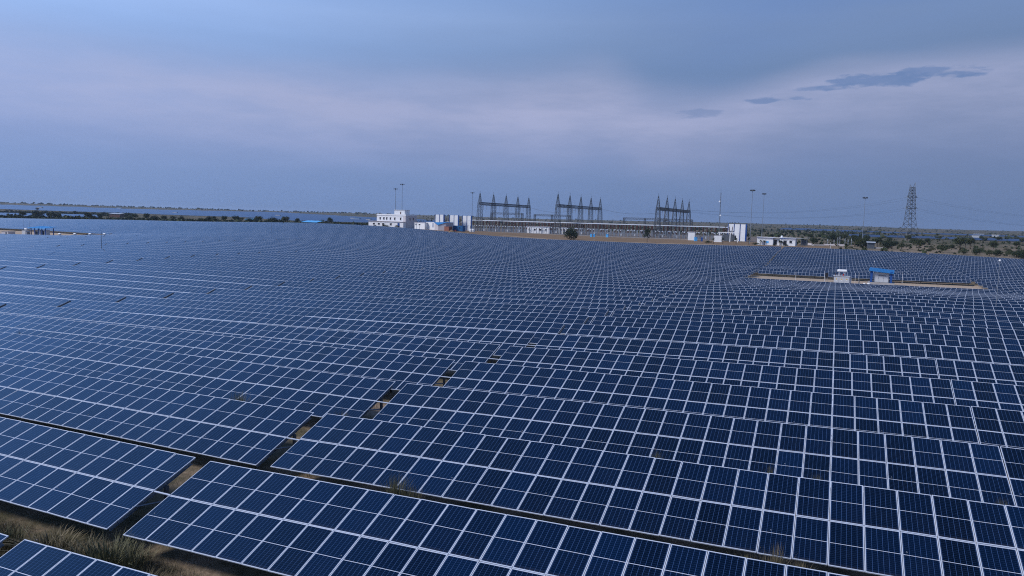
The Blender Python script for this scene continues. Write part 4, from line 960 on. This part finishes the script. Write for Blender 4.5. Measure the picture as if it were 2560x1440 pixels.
for n, (px, d, w, mt) in enumerate(((298, 2200, 16, 'skyblue'), (100, 1800, 18, 'alu'), (437, 1750, 14, 'skyblue'), (890, 1300, 12, 'skyblue'), (693, 1700, 14, 'alu'), (919, 1250, 9, 'blue'), (880, 1350, 9, 'white'), (2431, 1100, 9, 'white'), (2438, 1500, 18, 'alu'), (2480, 1300, 10, 'white'))):
    x, y, z = spot(px, d); t = thing('distant_hut', f'tiny pale inverter hut far off, {ordinal(n + 1)} of those scattered on the plain', 'hut', (x, y, z), 0, 'tiny huts on the distant plain')
    b = MB(); b.box((0, 0, 1.7), (w, 4, 3.8)); b.build('wall', M['cabinet'], t); b = MB(); b.box((0, 0, 3.7), (w + 1, 5, .3)); b.build('roof', M[mt], t)

# ------------------------------------------------------------------ switchyard
def lattice(b, base, top, w0, w1, n, t=.16, m=0):
    """four-legged lattice column with X bracing, one body"""
    base, top = Vector(base), Vector(top)
    def ring(k):
        q = base.lerp(top, k); w = w0 + (w1 - w0) * k; return [q + Vector((sx * w / 2, sy * w / 2, 0)) for sx, sy in ((-1, -1), (1, -1), (1, 1), (-1, 1))]
    ks = [1 - (1 - i / n) ** 1.0 for i in range(n + 1)]
    for i in range(n):
        A, B = ring(ks[i]), ring(ks[i + 1])
        for q in range(4):
            b.bar(A[q], B[q], t, m); b.bar(A[q], B[(q + 1) % 4], t * .6, m); b.bar(A[(q + 1) % 4], B[q], t * .6, m); b.bar(B[q], B[(q + 1) % 4], t * .6, m)
def truss(b, p, q, w, h, n, t=.14, m=0):
    p, q = Vector(p), Vector(q); d = (q - p).normalized(); s = d.cross(Vector((0, 0, 1))).normalized() * w / 2; u = Vector((0, 0, h / 2))
    C = lambda k: [p.lerp(q, k) + s * a + u * c for a, c in ((-1, -1), (1, -1), (1, 1), (-1, 1))]
    for i in range(n):
        A, B = C(i / n), C((i + 1) / n)
        for j in range(4):
            b.bar(A[j], B[j], t, m); b.bar(A[j], B[(j + 1) % 4], t * .6, m); b.bar(A[(j + 1) % 4], B[j], t * .6, m); b.bar(B[j], B[(j + 1) % 4], t * .6, m)
def gantry(X, Ya, Yb, n, beam_h, apex, label, t=.2):
    z0 = gz(X, Ya); g = thing('gantry', label, 'gantry', (X, Ya, z0))
    ys = [(Yb - Ya) * i / (n - 1) for i in range(n)]
    for yy in ys:
        b = MB(); zz = gz(X, Ya + yy) - z0; lattice(b, (0, yy, zz), (0, yy, beam_h), 4.4, 2.4, 7, t); o = b.build('lattice_column', M['darksteel'], g)
        b = MB(); lattice(b, (0, yy, beam_h), (0, yy, apex - 2), 2.2, .35, 4, t * .8); b.bar((0, yy, apex - 2), (0, yy, apex), .14); b.build('lightning_spike', M['darksteel'], o)
    for a, c in zip(ys[:-1], ys[1:]):
        b = MB(); truss(b, (0, a, beam_h - .8), (0, c, beam_h - .8), 1.9, 1.9, 9, t * 1.3); o = b.build('beam', M['darksteel'], g)
        for k in (.25, .5, .75):
            yy = a + (c - a) * k; b = MB(); b.tube((0, yy, beam_h - 1.7), (0, yy, beam_h - 5.4), .14, 6); b.build('insulator_string', M['insulgrey'], o)
    return g
gantry(-247, 501, 597, 5, 21.8, 30.6, 'tall grey lattice gantry with five spiked columns, left of the three')
gantry(-185, 502, 606, 5, 21.2, 30.6, 'tall grey lattice gantry with five spiked columns, in the middle of the switchyard')
gantry(-113, 505, 619, 5, 20.6, 30.2, 'tall dark lattice gantry with five spiked columns, right of the three')
def low_gantry(x0, x1, Y, n, h, label):
    z0 = gz(x0, Y); g = thing('low_gantry', label, 'gantry', (x0, Y, z0)); xs = [(x1 - x0) * i / (n - 1) for i in range(n)]
    for xx in xs:
        b = MB(); lattice(b, (xx, 0, 0), (xx, 0, h), 1.9, 1.3, 6, .15); b.build('lattice_column', M['darksteel'], g)
    for a, c in zip(xs[:-1], xs[1:]):
        b = MB(); truss(b, (a, 0, h - .6), (c, 0, h - .6), 1.2, 1.3, 8, .13); b.build('beam', M['darksteel'], g)
low_gantry(-259, -232, 548, 2, 14.8, 'low lattice gantry under the left tall gantry')
low_gantry(-226, -196, 560, 3, 14.2, 'low lattice gantry between the left and the middle tall gantry')
low_gantry(-153, -120, 566, 3, 13.2, 'low lattice gantry just left of the right tall gantry')
low_gantry(-120, -96, 540, 2, 12.8, 'low lattice gantry crossing under the right tall gantry')
# rigid tube busbars on post insulators
BX0, BX1 = -262, -62
for n, (Y, h, r) in enumerate(((512, 8.2, .17), (516, 8.35, .17), (520, 8.5, .17))):
    b = MB(); xs = np.linspace(BX0, BX1, 26); zs = ground(xs, np.full(26, Y)) + h
    zs = np.linspace(zs[0], zs[-1], 26)
    for a in range(25): b.tube((xs[a], Y, zs[a]), (xs[a + 1], Y, zs[a + 1]), r, 6, cap=a in (0, 24))
    tag(b.build('busbar_tube', M['alu']), f'long white busbar tube, {("front", "middle", "back")[n]} of the three over the post insulators', 'busbar')
def post_insulator_proto():
    t = thing('post_insulator', 'tall post insulator on a grey stand carrying the white busbar tubes', 'post insulator', (0, 0, 0), 0, 'post insulators under the busbar tubes')
    b = MB(); b.box((0, 0, 2.2), (.42, .42, 4.6)); b.box((0, 0, 4.55), (.7, .7, .16)); b.build('stand', M['galv'], t)
    b = MB(); prof = [(.12, 4.6)]
    for q in range(9): prof += [(.46, 4.7 + q * .38), (.30, 4.86 + q * .38)]
    b.lathe(prof + [(.12, 8.15)], 7, 0); b.build('insulator', M['insul'], t); note_kids(t); return t
P0 = post_insulator_proto(); first = True
for n in range(72):
    for j, Y in enumerate((512, 520)):
        X = BX0 + 2 + (BX1 - BX0 - 4) * (n + .5 * j) / 72 + rng.uniform(-.3, .3); z = gz(X, Y)
        if first: P0.location = (X, Y, z); first = False
        else: dup(P0, (X, Y, z))
# front line of breakers and instrument transformers, in bays
def breaker_proto():
    t = thing('circuit_breaker', 'grey three-pole circuit breaker on a steel frame in the front bays of the switchyard', 'circuit breaker', (0, 0, 0), 0, 'circuit breakers in the switchyard')
    b = MB(); b.box((0, 0, 2.3), (4.4, .4, .3)); b.box((-1.8, 0, 1.1), (.3, .3, 2.4)); b.box((1.8, 0, 1.1), (.3, .3, 2.4)); b.build('frame', M['galv'], t)
    for q in (-1.8, 0, 1.8):
        b = MB(); b.lathe([(.16, 2.4), (.26, 2.6), (.16, 2.9), (.26, 3.1), (.16, 3.4), (.26, 3.6), (.16, 3.9), (.3, 4.1), (.3, 4.6), (.14, 4.8)], 7, 0, (q, 0, 0)); b.build('pole', M['insulgrey'], t)
    b = MB(); b.box((0, -.3, 1.3), (.9, .6, 1.4)); b.build('drive_box', M['cabinet'], t); note_kids(t); return t
def ct_proto():
    t = thing('current_transformer', 'slim grey current transformer with a bright head on a steel column in the switchyard', 'current transformer', (0, 0, 0), 0, 'current transformers in the switchyard')
    b = MB(); b.box((0, 0, 1.3), (.28, .28, 2.8)); b.build('column', M['galv'], t)
    b = MB(); b.lathe([(.16, 2.7), (.28, 2.9), (.16, 3.2), (.28, 3.4), (.16, 3.7), (.28, 3.9), (.16, 4.2)], 7, 0); b.build('insulator', M['insul'], t)
    b = MB(); b.box((0, 0, 4.45), (.6, .6, .5), 0, None, (.7, .7)); b.build('head', M['alu'], t); note_kids(t); return t
B0, C0 = breaker_proto(), ct_proto(); fb = fc = True
for n in range(20):
    X = -252 + n * 9.6; z = gz(X, 500)
    if fb: B0.location = (X, 500, z); fb = False
    else: dup(B0, (X, 500, z))
    for j, (dx, Y) in enumerate(((-3.4, 494), (-1.2, 494), (1.0, 494), (3.8, 505), (-2.4, 508), (2.2, 508), (.3, 527))):
        zz = gz(X + dx, Y)
        if fc: C0.location = (X + dx, Y, zz); fc = False
        else: dup(C0, (X + dx, Y, zz))
x, y, z = spot(1345, 545)
t = thing('relay_building', 'low white relay building behind the front bays of the switchyard', 'building', (x, y, z)); b = MB(); b.box((-1, 2, 2.4), (18, 5, 5.0)); b.build('wall', M['white'], t); b = MB(); b.box((-1, 2, 4.98), (18.8, 5.8, .2)); b.build('roof', M['greywall'], t)
for q in range(4): window(t, (-8 + q * 4.4, -.53, 2.6), 1.2, 1.3)
x, y, z = spot(1403, 545)
t = thing('relay_building', 'small white kiosk right of the low relay building in the switchyard', 'building', (x, y, z)); b = MB(); b.box((0, 2, 2.3), (7.5, 4, 4.8)); b.build('wall', M['white'], t); b = MB(); b.box((0, 2, 4.8), (8, 4.6, .2)); b.build('roof', M['greywall'], t); b = MB(); b.box((1, -.04, 1.6), (1.2, .07, 2.4)); b.build('door', M['navy'], t)
for n, (px, d, w) in enumerate(((1474, 492, 1.2), (1481, 492, 1.2), (1514, 492, 1.6))):
    x, y, z = spot(px, d); t = thing('control_kiosk', f'small bright blue kiosk box, {ordinal(n + 1)} from the left at the switchyard kerb', 'kiosk', (x, y, z)); b = MB(); b.box((0, 0, 1.0), (w, 1, 2.0)); b.build('box', M['skyblue'], t); b = MB(); b.box((0, 0, 2.05), (w + .2, 1.2, .1)); b.build('roof', M['blue'], t)
# fire walls between the large transformers
def fire_wall(px, d, w, h, rz, label, split=2, depth=8.5):
    x, y, z = spot(px, d); t = thing('fire_wall', label, 'fire wall', (x, y, z), R(rz)); pw = w / split
    for i in range(split):
        b = MB(); b.box((-w / 2 + pw * (i + .5), 0, h / 2), (pw - .2, .4, h)); b.build('wall_panel', M['white'], t)
    for i in range(split + 1):
        b = MB(); b.box((-w / 2 + pw * i + .2, 0, h / 2 + .1), (.42 if i < split else .9, .7, h + .2)); b.build('column', M['navy'], t)
for n, px in enumerate((1095, 1131, 1163)): fire_wall(px, 575, 8.0, 11.5, -4, f'tall white fire wall with blue ribs, {ordinal(n + 1)} from the left beside the white control building')
fire_wall(1836, 474, 11.4, 10.8, -8, 'tall white fire wall with blue ribs near the white houses', 3)
def big_transformer(px, d, label):
    x, y, z = spot(px, d); t = thing('power_transformer', label, 'transformer', (x, y, z), R(-6))
    b = MB(); b.box((0, 0, 2.3), (5.4, 3, 4.0)); b.box((0, 0, 4.35), (5.8, 3.3, .2)); b.build('tank', M['darksteel'], t)
    for i, (dx, a) in enumerate(((-1.4, -14), (0, -2), (1.3, 6))):
        b = MB(); prof = [(.2, 0)]
        for q in range(10): prof += [(.30, .2 + q * .45), (.2, .42 + q * .45)]
        b.lathe(prof + [(.08, 4.9), (.06, 5.6)], 8, 0); b.build('bushing', M['insul'], t, (dx, 0, 4.4), (0, R(a), 0))
    for sx in (-1, 1):
        b = MB()
        for q in range(8): b.box((sx * 3.4, -1.4 + q * .4, 2.4), (1.1, .1, 3.0))
        b.box((sx * 3.4, 0, 3.7), (.2, 3.2, .2)); b.build('radiator', M['darksteel'], t)
    b = MB(); b.lathe([(.05, -2), (.6, -1.9), (.6, 1.9), (.05, 2)], 10, 0, (.4, 1.2, 6.2), 'x'); b.bar((-.6, 1.2, 4.4), (-.6, 1.2, 5.8), .2); b.bar((1.4, 1.2, 4.4), (1.4, 1.2, 5.8), .2); b.build('conservator', M['cabinet'], t)
big_transformer(1818, 462, 'large dark transformer with three brown bushings before the right fire wall')
for n, px in enumerate((1113, 1148)): big_transformer(px, 582, f'large dark transformer {("left", "right")[n]} of the middle fire wall by the control building')
x, y, z = spot(1816, 452)
t = thing('portal_frame', 'white steel portal frame over the large dark transformer', 'portal frame', (x, y, z), R(-6))
for dx in (-5.4, 1.0, 5.6):
    b = MB(); b.box((dx, 0, 2.7), (.45, .4, 5.8)); b.build('column', M['white'], t)
b = MB(); b.box((0, 0, 5.75), (13, .5, .4)); b.build('beam', M['white'], t)
x, y, z = spot(1790, 448); t = thing('control_kiosk', 'white block kiosk left of the large dark transformer', 'kiosk', (x, y, z)); b = MB(); b.box((0, 1, 1.9), (4.6, 3, 4.0)); b.build('wall', M['white'], t); b = MB(); b.box((0, 1, 3.95), (5, 3.4, .16)); b.build('roof', M['greywall'], t)
x, y, z = spot(1724, 470); t = thing('control_kiosk', 'tall narrow white kiosk at the right end of the switchyard', 'kiosk', (x, y, z)); b = MB(); b.box((0, 1, 2.6), (4.2, 3, 5.4)); b.build('wall', M['white'], t); b = MB(); b.box((0, 1, 5.36), (4.8, 3.6, .18)); b.build('roof', M['greywall'], t)
for n, (px, d, mt, w) in enumerate(((1733, 455, 'skyblue', .9), (1737, 455, 'skyblue', .9), (1750, 452, 'navy', 1.1))):
    x, y, z = spot(px, d); t = thing('control_kiosk', f'{"bright blue" if n < 2 else "dark blue"} marshalling box, {ordinal(n + 1)} from the left near the tall narrow kiosk', 'kiosk', (x, y, z)); b = MB(); b.box((0, 0, 1.3), (w, .9, 2.6)); b.build('box', M[mt], t); b = MB(); b.box((0, 0, 2.63), (w + .2, 1.1, .08)); b.build('lid', M['cabinet'], t)
# masts with floodlights
def flood_mast(px, d, h, label, heads=4):
    x, y, z = spot(px, d); t = thing('floodlight_mast', label, 'light mast', (x, y, z)); b = MB(); b.tube((0, 0, -.3), (0, 0, h), .21, 8, 0, .10); b.build('mast', M['galv'], t)
    b = MB(); b.lathe([(.12, h - .3), (.7, h - .1), (.7, h + .05), (.12, h + .2)], 10, 0); b.build('ring', M['darksteel'], t)
    for q in range(heads):
        a = 2 * math.pi * q / heads + .5; b = MB(); b.box((math.cos(a) * 1.15, math.sin(a) * 1.15, h + .25), (.7, .75, .6), 0, Matrix.Rotation(a, 3, 'Z') @ Matrix.Rotation(R(35), 3, 'Y')); b.build('lamp_head', M['darksteel'], t)
flood_mast(985, 560, 28.8, 'shorter floodlight mast behind the white control building, left of the pair')
flood_mast(1001.5, 520, 30.0, 'taller floodlight mast behind the white control building, right of the pair')
flood_mast(1176, 585, 29.5, 'floodlight mast between the fire walls and the left gantry')
flood_mast(1870, 430, 30.5, 'tall floodlight mast right of the fire wall near the white houses')
flood_mast(1899, 520, 32.0, 'floodlight mast just behind the white house, right of the fire wall')
flood_mast(2150, 445, 28.5, 'lone floodlight mast among the dark bushes left of the pylon')
x, y, z = spot(1792, 455)
t = thing('radio_mast', 'hair-thin lattice radio mast left of the right fire wall', 'radio mast', (x, y, z)); b = MB(); lattice(b, (0, 0, 0), (0, 0, 30), .5, .3, 24, .07); b.bar((0, 0, 30), (0, 0, 33), .06); b.build('lattice_column', M['galv'], t)
for hz, dx in ((24.5, -.5), (16, .4)):
    b = MB(); b.lathe([(.05, -.2), (.5, 0), (.5, .15), (.05, .3)], 10, 0); b.build('dish', M['white'], t, (dx, -.4, hz), (R(80), 0, 0))
# kerb wall round the switchyard
b = MB()
for a in range(20):
    xa, xb = -266 + a * 10.2, -266 + (a + 1) * 10.2; za, zb = gz(xa, 488), gz(xb, 488); i = len(b.v)
    b.v += [(xa, 487.8, za - .3), (xb, 487.8, zb - .3), (xb, 487.8, zb + .2), (xa, 487.8, za + .2), (xa, 488.2, za - .3), (xb, 488.2, zb - .3), (xb, 488.2, zb + .2), (xa, 488.2, za + .2)]
    for f in ((0, 1, 2, 3), (3, 2, 6, 7), (5, 4, 7, 6)): b.f.append(tuple(i + k for k in f)); b.m.append(0); b.uv.append(None)
tag(b.build('kerb_wall', M['concrete']), 'low grey kerb wall along the front of the switchyard', 'wall')
# transmission pylon and its wires
x, y, z = spot(2265, 668)
t = thing('transmission_pylon', 'tall grey lattice transmission pylon on the scrub plain', 'pylon', (x, y, z), R(28)); t.scale = (1, 1, 1.075)
def pylon_body():
    b = MB(); hs = [0, 7, 13, 18, 22.5, 26.5, 30, 33.2, 36.2, 39, 41.6, 44]; ws = [14.5, 10.6, 7.6, 6.5, 5.9, 5.4, 5.0, 4.6, 4.3, 3.9, 3.5, 3.1]
    for i in range(len(hs) - 1):
        ring = lambda k: [Vector((sx * ws[k] / 2, sy * ws[k] / 2, hs[k])) for sx, sy in ((-1, -1), (1, -1), (1, 1), (-1, 1))]
        A, B = ring(i), ring(i + 1)
        for q in range(4):
            b.bar(A[q], B[q], .34); b.bar(A[q], B[(q + 1) % 4], .17); b.bar(A[(q + 1) % 4], B[q], .17); b.bar(B[q], B[(q + 1) % 4], .17)
    return b
pylon_body().build('lattice_body', M['darksteel'], t)
for hh, L in ((26.5, 8.5), (35.5, 8.0)):
    for sx in (-1, 1):
        b = MB(); tip = (sx * L * .62, 0, hh + .6)
        for sy in (-1, 1): b.bar((sx * 2.3, sy * 2.3, hh), tip, .24); b.bar((sx * 2.1, sy * 2.1, hh + 2.2), tip, .2); b.bar((sx * 2.3, sy * 2.3, hh), (sx * 2.1, sy * 2.1, hh + 2.2), .18)
        o = b.build('cross_arm', M['darksteel'], t)
        for sy in (-1, 1):
            s = MB(); s.tube(tip, (tip[0] * 1.02, sy * 3.0, hh - .2), .14, 6); s.build('insulator_string', M['insulgrey'], o)
for sx in (-1, 1):
    b = MB(); b.bar((sx * 1.5, -1.5, 44), (sx * 2.4, 0, 48.0 if sx > 0 else 46.2), .26); b.bar((sx * 1.5, 1.5, 44), (sx * 2.4, 0, 48.0 if sx > 0 else 46.2), .26); b.bar((sx * 1.5, -1.5, 41.6), (sx * 2.0, 0, 45.5), .18); b.build('peak', M['darksteel'], t)
PYL = Matrix.Translation((x, y, z)) @ Matrix.Rotation(R(28), 4, 'Z') @ Matrix.Diagonal((1, 1, 1.075, 1))
def wire(a, c, sag, label, r=.07):
    a, c = Vector(a), Vector(c); b = MB(); n = 18; P = [a.lerp(c, i / n) - Vector((0, 0, sag * 4 * (i / n) * (1 - i / n))) for i in range(n + 1)]
    for i in range(n): b.tube(P[i], P[i + 1], r, 4, cap=i in (0, n - 1))
    tag(b.build('power_line', M['darksteel']), label, 'power line')
for hh, nm in ((26.5, 'lower'), (35.5, 'upper')):
    for sx, side in ((-1, 'near'), (1, 'far')):
        p0 = PYL @ Vector((sx * 5.1, 0, hh + .2))
        gx = spot(1706, 612); wire(p0, (-113 + sx * 3, 612 + sx * 5, gz(-113, 612) + 20 + (hh - 30) * .15), 7, f'thin {nm} {side}-side power line from the pylon back to the right gantry', .035)
        e = spot(2900, 900); wire(p0, (e[0] + sx * 5, e[1], e[2] + hh), 12, f'thin {nm} {side}-side power line leaving the pylon past the right border', .035)
for n, (xa, ya, xb, yb) in enumerate(((-185, 606, -113, 560), (-247, 597, -185, 560))):
    wire((xa, ya, gz(xa, ya) + 20.5), (xb, yb, gz(xb, yb) + 20), 4, f'sagging line between the {("middle and right", "left and middle")[n]} tall gantries', .08)
# ------------------------------------------------------------------ air
hz_m = bpy.data.materials.new('damp air'); hz_m.use_nodes = True
ht = hz_m.node_tree; ht.nodes.clear(); ho = ht.nodes.new('ShaderNodeOutputMaterial'); pv = ht.nodes.new('ShaderNodeVolumePrincipled')
pv.inputs['Color'].default_value = (.62, .76, .95, 1); pv.inputs['Density'].default_value = HAZE; pv.inputs['Anisotropy'].default_value = .2
ht.links.new(pv.outputs[0], ho.inputs['Volume'])
b = MB(); b.box((0, 0, 29), (19400, 19400, 76)); tag(b.build('haze', hz_m), kind='stuff')
